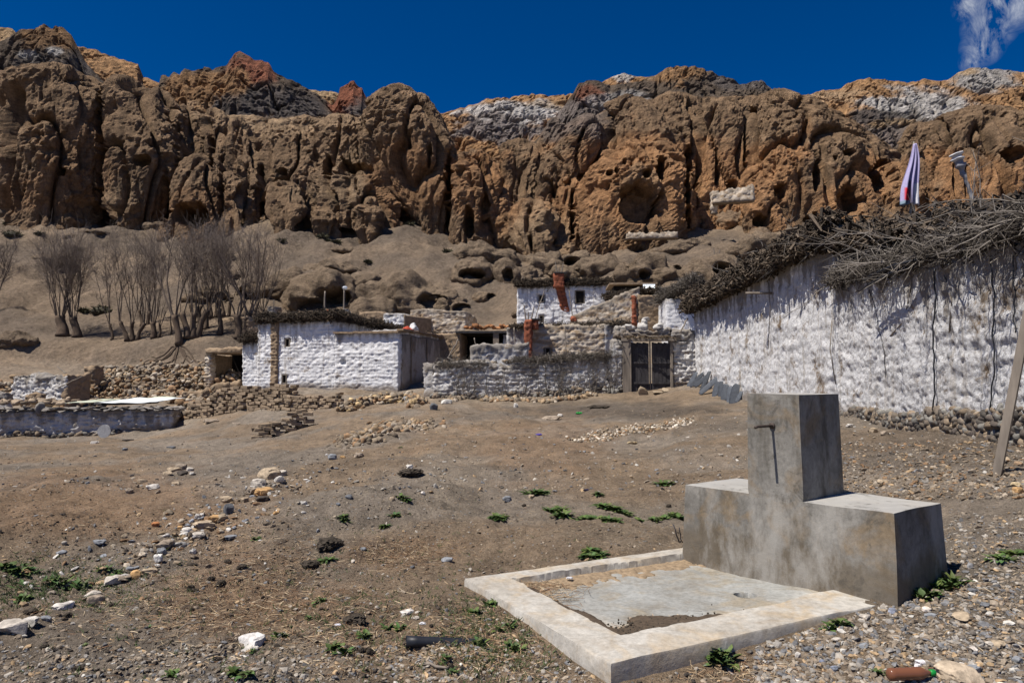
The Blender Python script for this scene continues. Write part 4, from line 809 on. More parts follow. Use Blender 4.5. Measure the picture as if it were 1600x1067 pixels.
# gate
gt = thing('courtyard_gate', (*P(1012, 610, 29.9)[:2], 1.2), 'double gate of dark grey boards under a lintel heaped with stones', 'gate')
gp = lambda px, py, D=29.9: P(px, py, D)
zb = gp(1012, 611)[2]; zt = gp(1012, 533)[2]
ge = np.array((1, -.03))
for (a, b) in ((986, 1014), (1019, 1047)):
    p0, p1 = gp(a, 600), gp(b, 600); c = (p0+p1)/2; w_ = p1[0]-p0[0]
    leaf = MB(); nb_ = 9
    for k in range(nb_):
        x = p0[0]+w_*(k+.5)/nb_; leaf.add(*boxm((x, c[1]+.008*(k % 2), zb+.03), ge, w_/nb_*.97, .035, zt-zb-.08-.02*((k*7) % 3)))
    lf = leaf.build('gate_leaf', M['darkwood'], parent=gt, smooth=False)
    for z_ in (zb+.3, zb+1.15, zt-.22): V, Fc = boxm((c[0], c[1]-.045, z_), ge, w_*.98, .04, .085); mk('batten', V, Fc, M['darkwood'], parent=lf, smooth=False)
fr = MB()
for px_, wd_ in ((978, .26), (984, .1), (1049, .11)):
    c = gp(px_, 600); fr.add(*boxm((c[0], c[1]-.02, zb-.05), ge, wd_, .22, zt-zb+.1))
c = gp(1016.5, 600); fr.add(*boxm((c[0], c[1]+.06, zb), ge, .05, .05, zt-zb))
fr.add(*boxm((gp(1014, 600)[0], c[1]-.03, zt), ge, 2.3, .3, .13)); fr.add(*boxm((gp(1014, 600)[0], c[1], zb-.09), ge, 1.9, .25, .07))
fr.build('frame', M['wood'], parent=gt, smooth=False)
wall('pier', M['whiteG'], gt, o=gp(957, 600, 29.95)[:2], e1=ge, L=.42, W=.6, z0=.6, z1=3.35, ru=.05, rv=.15, rw=.05, rel='course', amp=1.2, sag=.08)
wall('pier', M['whiteG'], gt, o=gp(1052, 600, 29.9)[:2], e1=ge, L=.95, W=.6, z0=.9, z1=3.75, ru=.045, rv=.15, rw=.045, rel='course', amp=1.8, ground=True, sag=.12)
lw = wall('lintel_wall', M['whiteG'], gt, o=gp(962, 600, 30.0)[:2], e1=ge, L=2.35, W=.55, z0=zt+.14, z1=zt+.55, ru=.05, rv=.15, rw=.05, rel='rubble', amp=2.2, sag=.2)
mb = MB(); 
for k in range(70): a = rng.uniform(0, 1); q = gp(962+a*95, 600, 29.8); mb.add(*segs([(q[0], q[1]+rng.uniform(-.2, .3), zt+.13+rng.uniform(0, .1))], [(q[0]+rng.uniform(-.4, .4), q[1]-rng.uniform(.0, .35), zt+.1+rng.uniform(-.05, .15))], .02, .01, 4), col=np.array((.12, .09, .06))*rng.uniform(.7, 1.4))
mb.build('lintel_sticks', M['twig'], parent=gt, smooth=False)
for nm, px_, z_, s_, lb in (('stone', 1010, zt+.95, (.16, .12, .06), 'flat pale stone crowning the pillar over the gate'), ('stone', 1005, zt+.62, (.22, .2, .16), 'rounded white stone over the gate lintel'), ('stone', 985, zt+.60, (.25, .2, .12), 'whitewashed stone left above the gate lintel'), ('stone', 1030, zt+.62, (.27, .2, .14), 'grey block of stone right above the gate lintel'), ('stone', 1008, zt+.80, (.13, .12, .15), 'small upright white stone holding the crowning flat stone')):
    q = gp(px_, 600, 30.1); V, Fc = stones([(q[0], q[1], z_)], [s_], rng, 2, .1, .2); tag(mk('stone', V, Fc, M['stonefar'], loc=(q[0], q[1], z_), col=np.tile((.5, .48, .45), (len(V), 1))), lb, 'stone', 'stones piled over the gate')
# gate posts platform: flat stones at the sill
for k, (px_, py_, s_) in enumerate([(1005, 617, (.35, .2, .04)), (1028, 615, (.3, .2, .04)), (1040, 611, (.22, .15, .05))]):
    q = G(px_, py_, 40); V, Fc = stones([q+(0, 0, .02)], [s_], rng, 1, .1); tag(mk('stone', V, Fc, M['stone'], loc=tuple(q), col=np.tile((.3, .24, .17), (len(V), 1))), ['broad flat step stone below the left gate leaf', 'flat step stone below the right gate leaf', 'small step stone at the right end of the gate sill'][k], 'stone', 'step stones at the gate')

# --- main white house on the left
e1 = np.array((.958, -.285)); e2 = np.array((.285, .958)); o0 = np.array((-13.36, 37.3))
hc = thing('village_house', (*(o0+e1*4+e2*3), 1.0), 'broad two-storey white house left of centre with brushwood on its roof', 'house', 'whitewashed houses of the village')
zz = lambda py, D: CAMZ+(HY-py)/F*D
wall('wall', M['whiteC'], hc, o=o0, e1=e1, L=4.6, W=8, z0=.3, z1=4.72, ru=.055, rv=.3, rw=.05, rel='course', amp=.75, ground=True, sag=.05, rects=[(1.65, 1.97, 3.42, 3.86, .28), (1.5, 1.82, 1.55, 1.98, .28)])
wall('wall', M['whiteC'], hc, o=o0+e1*4.58-e2*.04, e1=e1, L=3.55, W=8.4, z0=.5, z1=4.02, ru=.055, rv=.2, rw=.05, rel='course', amp=.75, ground=True, sag=.05, rects=[(.35, .62, 2.5, 2.75, .25)], top=lambda u: .05*u)
wall('wall', M['whiteC'], hc, o=o0-e1*1.12+e2*.25, e1=e1, L=1.15, W=3, z0=.3, z1=3.75, ru=.06, rv=.3, rw=.05, rel='course', amp=.75, ground=True, sag=.04)
wall('mud_strip', M['mud'], hc, o=o0+e1*.86-e2*.10, e1=e1, L=.42, W=.2, z0=.5, z1=4.68, ru=.05, rv=.1, rw=.05, rel='course', amp=1.0)
window(hc, o0, e1, 1.81, 3.64, .30, .38); window(hc, o0, e1, 1.66, 1.77, .30, .38)
# parapet capping of mud bricks
for (oo, L_c, z_, d_) in ((o0+e1*4.6-e2*.08, 3.6, 4.03, 8.4),):
    mb = MB()
    for k in range(13): q = oo+e1*(k+.5)*L_c/13; mb.add(*boxm((q[0], q[1], z_+.02*rng.uniform(-1, 1)), e1, L_c/13*.95, .3, .09))
    for k in range(28): q = oo+e1*(L_c+.02)+e2*(k+.5)*.3; mb.add(*boxm((q[0], q[1], z_+.10+.03*rng.uniform(-1, 1)), e2, .29, .35, .1))
    mb.build('coping', M['mud'], parent=hc, smooth=False)
q0 = o0+e1*4.1; 
M['plaster'] = m_white('bare grey plaster', white=(.46, .42, .37), mudamt=.2, streak=.9, speck=.4)
wall('side_wall', M['plaster'], hc, o=o0+e1*8.21+e2*.25, e1=e2, L=8.0, W=.1, z0=.5, z1=3.98, ru=.09, rv=.1, rw=.09, rel='plain', ground=True)
# dark doorway on the shaded side
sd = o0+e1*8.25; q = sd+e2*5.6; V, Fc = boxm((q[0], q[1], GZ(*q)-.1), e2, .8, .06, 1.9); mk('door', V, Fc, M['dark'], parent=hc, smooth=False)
for u_ in (1.2, 3.2): q = sd+e2*u_; rod('drain_stain', (q[0]+.0, q[1], 1.6), (q[0]+.0, q[1], 3.9), .03, M['mud'], parent=hc)
pp = [(*(o0-e1*.1+e2*.1), 4.72), (*(o0+e1*2.4-e2*.02), 4.8), (*(o0+e1*4.7), 4.82)]
brush('firewood_heap', pp, .7, .42, 3300, M['twig'], 'dark brushwood laid along the front roof edge of the broad white house', 'firewood', BRN[:3], r=(.01, .03), L=(.15, .5), seed=41, kind='stuff', droop=.3)
brush('firewood_heap', [(*(o0+e1*4.6), 4.78), (*(o0+e1*4.6+e2*4), 4.7), (*(o0+e1*4.6+e2*8), 4.6)], .7, .45, 2600, M['twig'], 'dark brushwood along the side roof edge of the broad white house', 'firewood', BRN[:3], r=(.01, .03), L=(.15, .5), seed=42, kind='stuff')
brush('firewood_heap', [(*(o0-e1*1.2+e2*.3), 3.75), (*(o0+e2*.3), 3.78)], .6, .4, 900, M['twig'], 'small dark brushwood heap on the low annex beside the open shed', 'firewood', BRN[:3], r=(.01, .03), L=(.15, .5), seed=43, kind='stuff')
sdp = o0+e1*8.1
brush('firewood_heap', [(*(sdp+e2*7-e1*1.5), 4.15), (*(sdp+e2*8.5), 4.1)], .9, .35, 900, M['twig'], 'dark brushwood at the rear corner of the lower roof', 'firewood', BRN, r=(.01, .03), L=(.15, .5), seed=44, kind='stuff')
# roof masts
q = P(506, 490, 42); rod('pole', q-(0, 0, .3), P(508, 455, 42), .05, M['wood'], 'plain wooden mast on the roof of the broad white house', 'pole', wob=.05)
q = P(537, 490, 42); g = thing('lamp_pole', q, 'wooden mast with a small pale lamp on top behind the brushwood roof', 'lamp pole'); rod('pole', q-(0, 0, .4), P(538, 452, 42), .05, M['wood'], parent=g)
V, Fc = stones([P(539, 450, 42)], [(.14, .14, .11)], rng, 2, .1, .1); mk('lamp', V, Fc, M['tin'], parent=g)
def pot(px, py, D, r, col, nm, lb, cat, mt='cloth'):
    c = P(px, py, D); k = 14; prof = np.array([(0, 0), (.7, .02), (1, .45), (.95, .9), (.55, 1.25), (.5, 1.4), (.62, 1.5), (.45, 1.5), (0, 1.3)])*r
    th = np.linspace(0, 2*math.pi, k+1)[:-1]; V = np.stack([np.outer(prof[:, 0], np.cos(th)), np.outer(prof[:, 0], np.sin(th)), np.outer(prof[:, 1], np.ones(k))], -1).reshape(-1, 3)+c
    i = np.arange(len(prof)-1)[:, None]*k; j = np.arange(k)[None]; Q = np.stack([i+j, i+(j+1) % k, i+k+(j+1) % k, i+k+j], -1).reshape(-1, 4)
    return tag(mk(nm, V, Q, M[mt], loc=tuple(c), col=np.tile(col, (len(V), 1))), lb, cat)
pot(514, 494, 41, .24, (.45, .12, .05), 'clay_pot', 'orange clay pot on the brushwood roof between the two masts', 'pot')
pot(541, 494, 41.5, .27, (.35, .35, .36), 'metal_pot', 'grey metal pot beside the lamp mast', 'pot')
def rug(px, py, D, sx, sz, col, lb, nm='blanket'):
    c = P(px, py, D); T, Fc = I3; V = T*(sx, .35, sz)+c; V = V+T*.12*fbm(V*3, 3, 2)[:, None]
    return tag(mk(nm, V, Fc, M['cloth'], loc=tuple(c), col=np.tile(col, (len(V), 1))), lb, nm)
rug(633, 517, 37.5, .42, .17, (.42, .07, .04), 'crumpled red blanket drying on the lower roof'); rug(646, 514, 37.8, .22, .26, (.5, .5, .5), 'crumpled pale cloth beside the red blanket', 'cloth')
# branches and poles against the side wall
brush('branches', [(*P(693, 612, 33)[:2], 1.0), (*P(712, 560, 36)[:2], 2.0)], 1.2, 1.3, 120, M['twig'], 'grey sticks and branches piled in the passage beside the compound wall', 'branches', GRY, r=(.008, .03), L=(.6, 1.8), seed=51, spray=14, kind='stuff')

# --- small houses on the rise behind
def house(px0, px1, pyt, D, Ld, zb_, mat_, lb, e=(1, -.1), rel='course', amp=1.2, top=None, wins=(), ru=.08, par=None, sag=.08, nm='village_house', grp='whitewashed houses of the village', W=5):
    p0, p1 = P(px0, HY, D), P(px1, HY, D); e = np.array(e, float); e /= np.linalg.norm(e); Lx = (p1[0]-p0[0])/max(e[0], .3); z1 = zz(pyt, D)
    if par is None: par = thing(nm, ((p0[0]+p1[0])/2, D+W/2, zb_), lb, 'house' if 'house' in nm or 'hut' in nm else 'wall', grp)
    rects = [((u-px0)/(px1-px0)*Lx-w_/2-.04, (u-px0)/(px1-px0)*Lx+w_/2+.04, zz(v, D)-h_/2-.05, zz(v, D)+h_/2+.05, .25) for (u, v, w_, h_) in wins]
    wall('wall', mat_, par, o=p0[:2], e1=e, L=Lx, W=W, z0=zb_, z1=z1, ru=ru, rv=.3, rw=ru*.85, rel=rel, amp=amp, rects=rects, top=top, sag=sag)
    for (u, v, w_, h_) in wins: window(par, p0[:2], e, (u-px0)/(px1-px0)*Lx, zz(v, D), w_, h_)
    return par
h1 = house(808, 957, 446, 48, 6, 4.0, M['whiteC'], 'highest white house in the middle with a red chimney and two windows', wins=[(846, 467, .35, .4), (906, 465, .62, .8), (846, 498, .3, .35)], amp=.9)
brush('firewood_heap', along(P(806, 440, 48)[:2], P(958, 440, 47.5)[:2], zz(447, 48), zz(445, 48), 4), .7, .42, 2600, M['twig'], 'thin dark brushwood along the roof of the highest white house', 'firewood', BRN[:3], r=(.01, .035), L=(.2, .55), seed=61, kind='stuff')
def chimney(px0, px1, py0, py1, D, lb, cap=True, par=None, sticks=True, dep=.7):
    p0, p1 = P(px0, py1, D), P(px1, py0, D); par = par or thing('chimney', ((p0[0]+p1[0])/2, D, p0[2]), lb, 'chimney', 'red chimneys of the village')
    V, Q, at = rbox(o=p0[:2], e1=(1, 0), L=p1[0]-p0[0], W=dep, z0=p0[2], z1=p1[2], ru=.07, rv=.1, rw=.07, rel='course', amp=1, sag=.02); mk('stack', V, Q, M['red'], parent=par)
    c = (p0+p1)/2
    if cap: V, Fc = boxm((c[0]+.1, D+dep/2, p1[2]+.01), (1, 0), p1[0]-p0[0]+.22, dep+.2, .07); mk('cap', V, Fc, M['darkwood'], parent=par, smooth=False)
    if sticks:
        V, Fc = segs([(c[0]-.12, D+.3, p1[2]), (c[0]+.15, D+.3, p1[2]), (c[0], D+.3, p1[2])], [(c[0]-.22, D+.3, p1[2]+.85), (c[0]+.32, D+.3, p1[2]+.75), (c[0]+.02, D+.3, p1[2]+.45)], .05, .03, 6, True); mk('horn', V, Fc, M['wood'], parent=par, smooth=False)
    return par
chimney(866, 881, 427, 449, 47.3, 'red chimney with a bent pipe on the highest white house')
q0, q1 = P(870, 447, 47.75), P(884, 490, 47.75)
V, Q, at = rbox(o=P(868, 447, 47.60)[:2], e1=(1, -.1), L=.55, W=.2, z0=zz(488, 48), z1=zz(447, 48), ru=.06, rv=.1, rw=.06, rel='course', amp=1)
V[:, 0] += (zz(447, 48)-V[:, 2])*.22; w_c = (zz(447, 48)-V[:, 2])/1.8; V[:, 1] += .1*w_c; mk('red_stripe', V, Q, M['red'], parent=h1)
h2 = house(893, 998, 474, 42, 5, 3.5, M['tan'], 'tan mud brick house with a sloping parapet and an orange corner stripe', top=lambda u: -.75+.42*u, amp=1.3, e=(1, -.12))
wall('wall', M['mud'], h2, o=P(999, 600, 41.4)[:2], e1=(1, .25), L=1.45, W=4, z0=3.4, z1=zz(460, 41.5), ru=.09, rv=.3, rw=.08, rel='course', amp=1.0)
V, Q, at = rbox(o=P(989, 600, 41.35)[:2], e1=(1, -.12), L=.22, W=.2, z0=4.9, z1=zz(462, 41.4), ru=.06, rv=.1, rw=.06, rel='course', amp=1.2); mk('corner_stripe', V, Q, M['red'], parent=h2)
V, Q, at = rbox(o=P(893, 600, 41.9)[:2], e1=(1, -.12), L=.3, W=.2, z0=5.2, z1=zz(495, 42), ru=.06, rv=.1, rw=.06, rel='course', amp=1.2); mk('corner_stripe', V, Q, M['red'], parent=h2)
q = P(960, 452, 47); rf = MB(); rf.add(*boxm((P(985, 450, 47)[0], 46.5, zz(457, 46)), (1, -.05), 2.6, 3, .35)); 
o = rf.build('roof_beam', M['dark'], parent=h2, smooth=False)
rf = MB(); rf.add(*boxm((P(985, 450, 46)[0], 46, zz(449, 46)), (1, -.05), 3.0, 3.2, .12)); rf.build('roof', M['mud'], parent=h2, smooth=False)
brush('firewood_heap', along(P(945, 440, 44)[:2], P(1032, 440, 42)[:2], zz(463, 43), zz(459, 43), 4), .7, .3, 1500, M['twig'], 'dark brushwood on the tan house under the zinc sheet', 'firewood', BRN[:3], r=(.01, .035), L=(.2, .55), seed=62, kind='stuff')
# zinc sheet, corrugated
k = 40; u = np.linspace(0, 1, k); p0, p1 = P(1006, 458, 43), P(1025, 443, 43)
V = np.array([(p0[0]+(p1[0]-p0[0])*a, 43+.03*math.sin(a*2*math.pi*7)+(.25 if b else 0), z_) for b, z_ in ((0, p0[2]), (1, p1[2])) for a in u]); Q = np.array([(i, i+1, k+i+1, k+i) for i in range(k-1)])
o = mk('zinc_sheet', V, Q, M['tin'], loc=tuple(p0)); md = o.modifiers.new('s', 'SOLIDIFY'); md.thickness = .01; tag(o, 'small upright sheet of shiny corrugated zinc on the roof of the tan house', 'metal sheet')
house(1042, 1088, 466, 38, 4, 3.0, M['whiteC'], 'bluish white house corner between the tan house and the big wall', amp=.7)
q = G(1060, 455, 80)
brush('firewood_heap', along(P(1030, 440, 40)[:2], P(1090, 440, 36)[:2], zz(468, 38), zz(450, 38), 3), 1.0, .6, 1500, M['twig'], 'pale tangle of twigs above the bluish white house corner', 'firewood', GRY, r=(.006, .02), L=(.3, .7), seed=63, kind='stuff')
h3 = house(827, 946, 508, 38, 5, 1.4, M['tan'], 'low tan and white house behind the compound wall beside the red chimney', wins=[(856, 551, .3, .45)], amp=1.4, e=(1, -.06), W=4)
wall('wall', M['whiteG'], h3, o=P(946, 600, 37.7)[:2], e1=(.8, .6), L=2.2, W=3, z0=1.4, z1=zz(507, 37.7), ru=.09, rv=.3, rw=.09, rel='course', amp=1.0)
wall('wall', M['whiteG'], h3, o=P(792, 600, 38.6)[:2], e1=(1, -.06), L=1.3, W=3, z0=1.4, z1=zz(512, 38.6), ru=.08, rv=.3, rw=.08, rel='course', amp=1.2)
brush('firewood_heap', along(P(796, 500, 38.6)[:2], P(985, 500, 38)[:2], zz(512, 38.6), zz(507, 38), 3), .5, .14, 900, M['twig'], 'thin layer of sticks along the roof of the low tan house', 'firewood', BRN, r=(.01, .03), L=(.2, .6), seed=64, kind='stuff')
chimney(820, 831, 500, 560, 37.3, 'tall orange-red chimney with horns in front of the low tan house', cap=False)
cpar = chimney(831, 840, 500, 514, 37.5, 'short orange-red chimney top under a dark slab', cap=True, sticks=False)
# long low roof with a row of orange stones, and dark porch
lh = thing('porch', (*P(765, 520, 40)[:2], 1.8), 'dark open porch with a white post and a flat roof of planks', 'porch')
mb = MB(); mb.add(*boxm((P(768, 520, 41)[0], 41, zz(523, 41)), (1, -.02), 3.9, 3.0, .12)); mb.build('roof', M['darkwood'], parent=lh, smooth=False)
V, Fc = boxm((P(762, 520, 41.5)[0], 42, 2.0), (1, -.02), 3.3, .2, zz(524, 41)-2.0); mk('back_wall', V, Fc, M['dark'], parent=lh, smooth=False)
q = P(775, 530, 39.7); V, Fc = boxm((q[0], q[1], 2.4), (1, 0), .32, .25, zz(523, 41)-2.4); mk('post', V, Fc, M['whiteC'], parent=lh, smooth=False)
wall('wall', M['whiteG'], lh, o=P(786, 540, 39.7)[:2], e1=(1, 0), L=1.2, W=.4, z0=1.6, z1=zz(523, 39.7), ru=.08, rv=.2, rw=.08, rel='plain')
r_ = np.random.default_rng(77)
for k in range(22):
    q = P(728+k*3.4, 512, 42.5); z_ = zz(511+2*math.sin(k), 42.5); V, Fc = stones([(q[0], q[1]+r_.uniform(-.2, .2), z_)], [(r_.uniform(.1, .2), .12, r_.uniform(.06, .12))], r_, 1)
    tag(mk('stone', V, Fc, M['stone'], loc=(q[0], q[1], z_), col=np.tile(np.array((.34, .16, .07))*r_.uniform(.5, 1.3), (len(V), 1))), 'rusty orange stone in the row lying on the far edge of the porch roof', 'stone', 'orange stones on the porch roof')
pr = wall('wall', M['mud'], lh, o=P(726, 520, 42)[:2], e1=(1, 0), L=3.2, W=.3, z0=2, z1=zz(515, 42), ru=.1, rv=.2, rw=.1, rel='plain')
house(735, 826, 541, 34.5, 3, 1.0, M['whiteG'], 'ragged low whitewashed yard wall right behind the compound wall', e=(1, .03), W=.4, nm='yard_wall', grp=None, top=lambda u: .07*np.sin(u*2.3)+.06*u, amp=1.2, sag=.1)
# back huts left of it
h4 = house(640, 728, 485, 48, 4, 3.5, M['tan'], 'roofless pale mud brick house standing behind the broad white house', amp=1.2, top=lambda u: .1*np.sin(u*1.3), nm='roofless_house')
h5 = house(598, 632, 490, 46, 3, 3.5, M['whiteC'], 'small white cube hut behind the brushwood roof', W=2.2)
wall('wall', M['mud'], h5, o=P(632, 490, 45.8)[:2], e1=(.6, .8), L=2.6, W=2, z0=3.5, z1=zz(492, 46), ru=.1, rv=.3, rw=.1, rel='plain')
house(560, 600, 487, 47.5, 3, 3.5, M['mud'], 'bare brown mud hut left of the small white cube hut', amp=1)
house(655, 720, 521, 40, 3, 2.6, M['mud'], 'low mud-roofed store between the broad white house and the porch', amp=.8, W=5, nm='mud_house', top=lambda u: 0)
house(415, 428, 478, 52, 3, 4.5, M['tan'], 'tiny pale hut above the corner of the brushwood roof', amp=1, W=1.2, nm='hut')
house(376, 404, 495, 50, 3, 4.0, M['mud'], 'rough brown ruined wall behind the bare trees', amp=2.4, W=1.0, nm='ruined_wall', grp=None, rel='rubble', sag=.4)
house(342, 378, 497, 53, 3, 4.0, M['mud'], 'low mud hut half hidden by the tree trunks', amp=1.5, W=1.5, nm='hut', rel='rubble')
# red chimney peeping over the hill behind the big house
chimney(1115, 1127, 402, 415, G(1121, 412, 110)[1], 'small red chimney with horns showing above the brushwood of the big house', cap=False)

# --- open shed
sh = thing('open_shed', (*P(347, 590, 41)[:2], 1.2), 'open mud shed with a dark inside left of the broad white house', 'shed')
zf = zz(592, 40); zr = zz(552, 40)
wall('pier', M['tan'], sh, o=P(320, 600, 40)[:2], e1=(1, -.1), L=.32, W=.5, z0=zf-.5, z1=zr, ru=.05, rv=.1, rw=.05, rel='course', amp=2.0)
wall('side_wall', M['mud'], sh, o=P(320, 600, 40.6)[:2], e1=(1, -.1), L=.35, W=3, z0=zf-.5, z1=zr, ru=.1, rv=.3, rw=.1, rel='plain')
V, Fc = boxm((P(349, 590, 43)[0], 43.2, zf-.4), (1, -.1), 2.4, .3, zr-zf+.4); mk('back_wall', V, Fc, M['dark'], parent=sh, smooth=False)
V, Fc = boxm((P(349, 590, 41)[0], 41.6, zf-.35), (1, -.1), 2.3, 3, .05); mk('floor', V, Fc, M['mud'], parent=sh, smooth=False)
V, Q, at = rbox(o=P(318, 600, 39.8)[:2], e1=(1, -.1), L=2.15, W=3.6, z0=zr, z1=zr+.28, ru=.1, rv=.2, rw=.09, rel='rubble', amp=1.6, sag=.1); mk('roof', V, Q, M['mud'], parent=sh)

# --- ruins and walls at the left
def brickwall(px0, py0, px1, py1, rows, lb, D0=None, seed=1, L_=.32, Hh=.13, W=.22, base=(.25, .19, .13), drop=.35, nm='brick_wall', dep=2, rub=0):
    r_ = np.random.default_rng(seed); a = G(px0, py0, 60); b = G(px1, py1, 60); d = (b-a)[:2]; Ln = np.linalg.norm(d); d = d/Ln; nrm = np.array((-d[1], d[0])); mb = MB()
    for dd in range(dep):
        for k in range(rows):
            n_b = int(Ln/L_)
            for i in range(n_b):
                t = (i+.5*(k % 2)+.25)*L_
                if t > Ln-.1: continue
                hmax = rows-drop*rows*abs(2*t/Ln-1)**2-1.5*(r_.random())+.8*math.sin(t*1.7+seed)
                if k > max(hmax, 1): continue
                q = a[:2]+d*(t+r_.normal(0, .035))+nrm*(dd*W*1.05+r_.normal(0, .035)); z_ = GZ(*(a[:2]+d*t))+k*Hh-.04+.03*math.sin(t*2+seed)
                V, Fc = boxm((0, 0, -Hh*.45), (1, r_.normal(0, .05)), L_*.93, W*.95, Hh*.90); V = V*(1+r_.normal(0, .10, (8, 1))); V[:, 2] += V[:, 0]*r_.normal(0, .06)
                V2 = np.stack([V[:, 0]*d[0]-V[:, 1]*d[1], V[:, 0]*d[1]+V[:, 1]*d[0], V[:, 2]], 1)+(q[0], q[1], z_+Hh*.5)
                mb.add(V2, Fc, np.array(base)*r_.uniform(.7, 1.25))
    o = mb.build(nm, M['brick'], loc=(a[0], a[1], a[2]), smooth=False); bv = o.modifiers.new('b', 'BEVEL'); bv.width = .02; bv.segments = 2
    return tag(o, lb, 'wall', 'walls of stacked mud bricks')
brickwall(294, 655, 455, 636, 8, 'rounded stack of loose mud bricks in front of the broad white house', seed=3, dep=4, Hh=.15, L_=.38)
brickwall(415, 640, 534, 637, 5, 'straight low wall of mud bricks ending below the broad white house', seed=4, drop=.05)
brickwall(399, 684, 492, 664, 5, 'short slanting brick wall nearest to the viewer, dark behind', seed=5, drop=.2, L_=.36, dep=2)
brickwall(55, 640, 128, 634, 4, 'broken mud brick wall below the whitewashed ruin at far left', seed=7, drop=.4)
brickwall(196, 616, 280, 611, 5, 'broken mud brick wall on the rubble bank left of the open shed', seed=8, drop=.5, dep=3)
brickwall(150, 604, 178, 601, 5, 'short broken mud brick wall beside the narrow stump', seed=9, drop=.5)
mw = thing('mud_wall', (*G(330, 610, 60)[:2], .5), 'low rounded mud wall running from the rubble up to the open shed', 'wall')
pa, pb = G(284, 628, 60), G(372, 612, 60); d = pb-pa
wall('wall', M['mud'], mw, o=pa[:2], e1=d[:2], L=np.linalg.norm(d[:2]), W=.7, z0=pa[2]-.4, z1=pa[2]+.5, ru=.08, rv=.15, rw=.08, rel='course', amp=1.8, sag=.25, top=lambda u: .2*u)
# left: long low building with stones and sheets on the roof
lo = thing('low_building', (*P(120, 680, 36)[:2], -.8), 'long low flat-roofed building at the left edge with peeling whitewash', 'building')
pa, pb = P(-60, HY, 31.2), P(271, HY, 33.4); d = pb-pa; Ld = np.linalg.norm(d[:2])
wall('wall', M['whiteG'], lo, o=pa[:2], e1=d[:2], L=Ld, W=3.4, z0=-1.4, z1=zz(644, 32), ru=.06, rv=.3, rw=.05, rel='course', amp=1.6, ground=True, sag=.1, top=lambda u: .08*u/Ld)
footing(lo, pa[:2], pa[:2]+(pb-pa)[:2]*.75, .22, .12, 150, .12, 31, .1)
# flat stones along its eaves
r_ = np.random.default_rng(13); n = 46; t = np.linspace(.02, .99, n); C = pa[None]*(1-t[:, None])+pb[None]*t[:, None]; C[:, 2] = zz(642, 32)+.06*t+.04
mb = MB(); V, Fc = stones(C+np.c_[r_.normal(0, .06, (n, 2)), r_.uniform(-.03, .06, n)], np.stack([r_.uniform(.16, .34, n), r_.uniform(.14, .24, n), r_.uniform(.025, .05, n)], 1), r_, 1, .12)
mk('eave_stones', V, Fc, M['stonefar'], parent=lo, col=np.repeat(np.array((.17, .155, .14))*r_.uniform(.7, 1.4, (n, 1)), 42, 0))
rz = zz(642, 32)+.12
def roofstones(n, x0, x1, y0, y1, seed, lb, sz=(.08, .2), base=(.27, .21, .15)):
    r_ = np.random.default_rng(seed)
    for k in range(n):
        x, y = r_.uniform(x0, x1), r_.uniform(y0, y1); s = r_.uniform(*sz); z_ = rz+(y-33)*.05+s*.25; V, Fc = stones([(x, y, z_)], [(s*1.3, s, s*.55)], r_, 1, .2)
        tag(mk('stone', V, Fc, M['stone'], loc=(x, y, z_), col=np.tile(np.array(base)*r_.uniform(.6, 1.4), (len(V), 1))), lb, 'stone', 'stones weighing down the low roof')
roofstones(60, P(10, 0, 36)[0], P(240, 0, 36)[0], 35.2, 37.6, 71, 'brown stone lying among others on the flat roof of the low left building')
for k, (a, b, D_, sx, sy, c_, lb) in enumerate([(222, 624, 35.5, 1.5, 2.4, (.62, .66, .68), 'large white plastic sheet spread on the low roof'), (147, 634, 35, .7, 1.6, (.42, .45, .36), 'greenish sheet fragment left of the white sheet on the low roof'), (243, 620, 36.8, .7, 1.4, (.50, .54, .44), 'pale green sheet lying at the right end of the low roof')]):
    q = P(a, b, D_); nx, ny = 22, 16; U, Vv = np.meshgrid(np.linspace(-1, 1, nx), np.linspace(-1, 1, ny)); u, v = U.ravel(), Vv.ravel()
    X = q[0]+u*sx*.8+v*.2; Y = D_+v*sy*.7; Z = rz+.16+(Y-33)*.055+.03*noise(np.stack([X*2, Y*2, X*0], 1), 3); i = np.arange(ny-1)[:, None]*nx; j = np.arange(nx-1)[None]; Q = np.stack([i+j, i+j+1, i+nx+j+1, i+nx+j], -1).reshape(-1, 4)
    o = mk('plastic_sheet', np.stack([X, Y, Z], 1), Q, M['cloth'], loc=(q[0], D_, rz), col=np.tile(c_, (len(X), 1))); md = o.modifiers.new('s', 'SOLIDIFY'); md.thickness = .01; tag(o, lb, 'sheet', 'sheets on the low roof')
for k in range(5):
    q = P(150+k*9, 628, 34.6); V, Fc = segs([(q[0], 34.2+.3*k*0, rz+.12)], [(q[0]+1.2, 34.6+k*.35, rz+.16)], .05, .04, 6, True); tag(mk('pole', V, Fc, M['darkwood'], loc=(q[0], 34.2, rz)), 'dark wooden rod lying between the sheets on the low roof', 'pole', 'rods on the low roof')
# disc leaning on the wall
q = G(161, 684, 60); q[1] -= .0; T = segs([(q[0], q[1], q[2]+.27)], [(q[0], q[1]+.05, q[2]+.275)], .28, .28, 28, True); V, Fc = T; V[:, 1] += (V[:, 2]-q[2])*.18
tag(mk('metal_disc', V, Fc, M['slate'], loc=(q[0], q[1], q[2]), smooth=False, col=np.tile((.28, .28, .29), (len(V), 1))), 'round grey metal disc leaning on the wall of the low left building', 'disc')
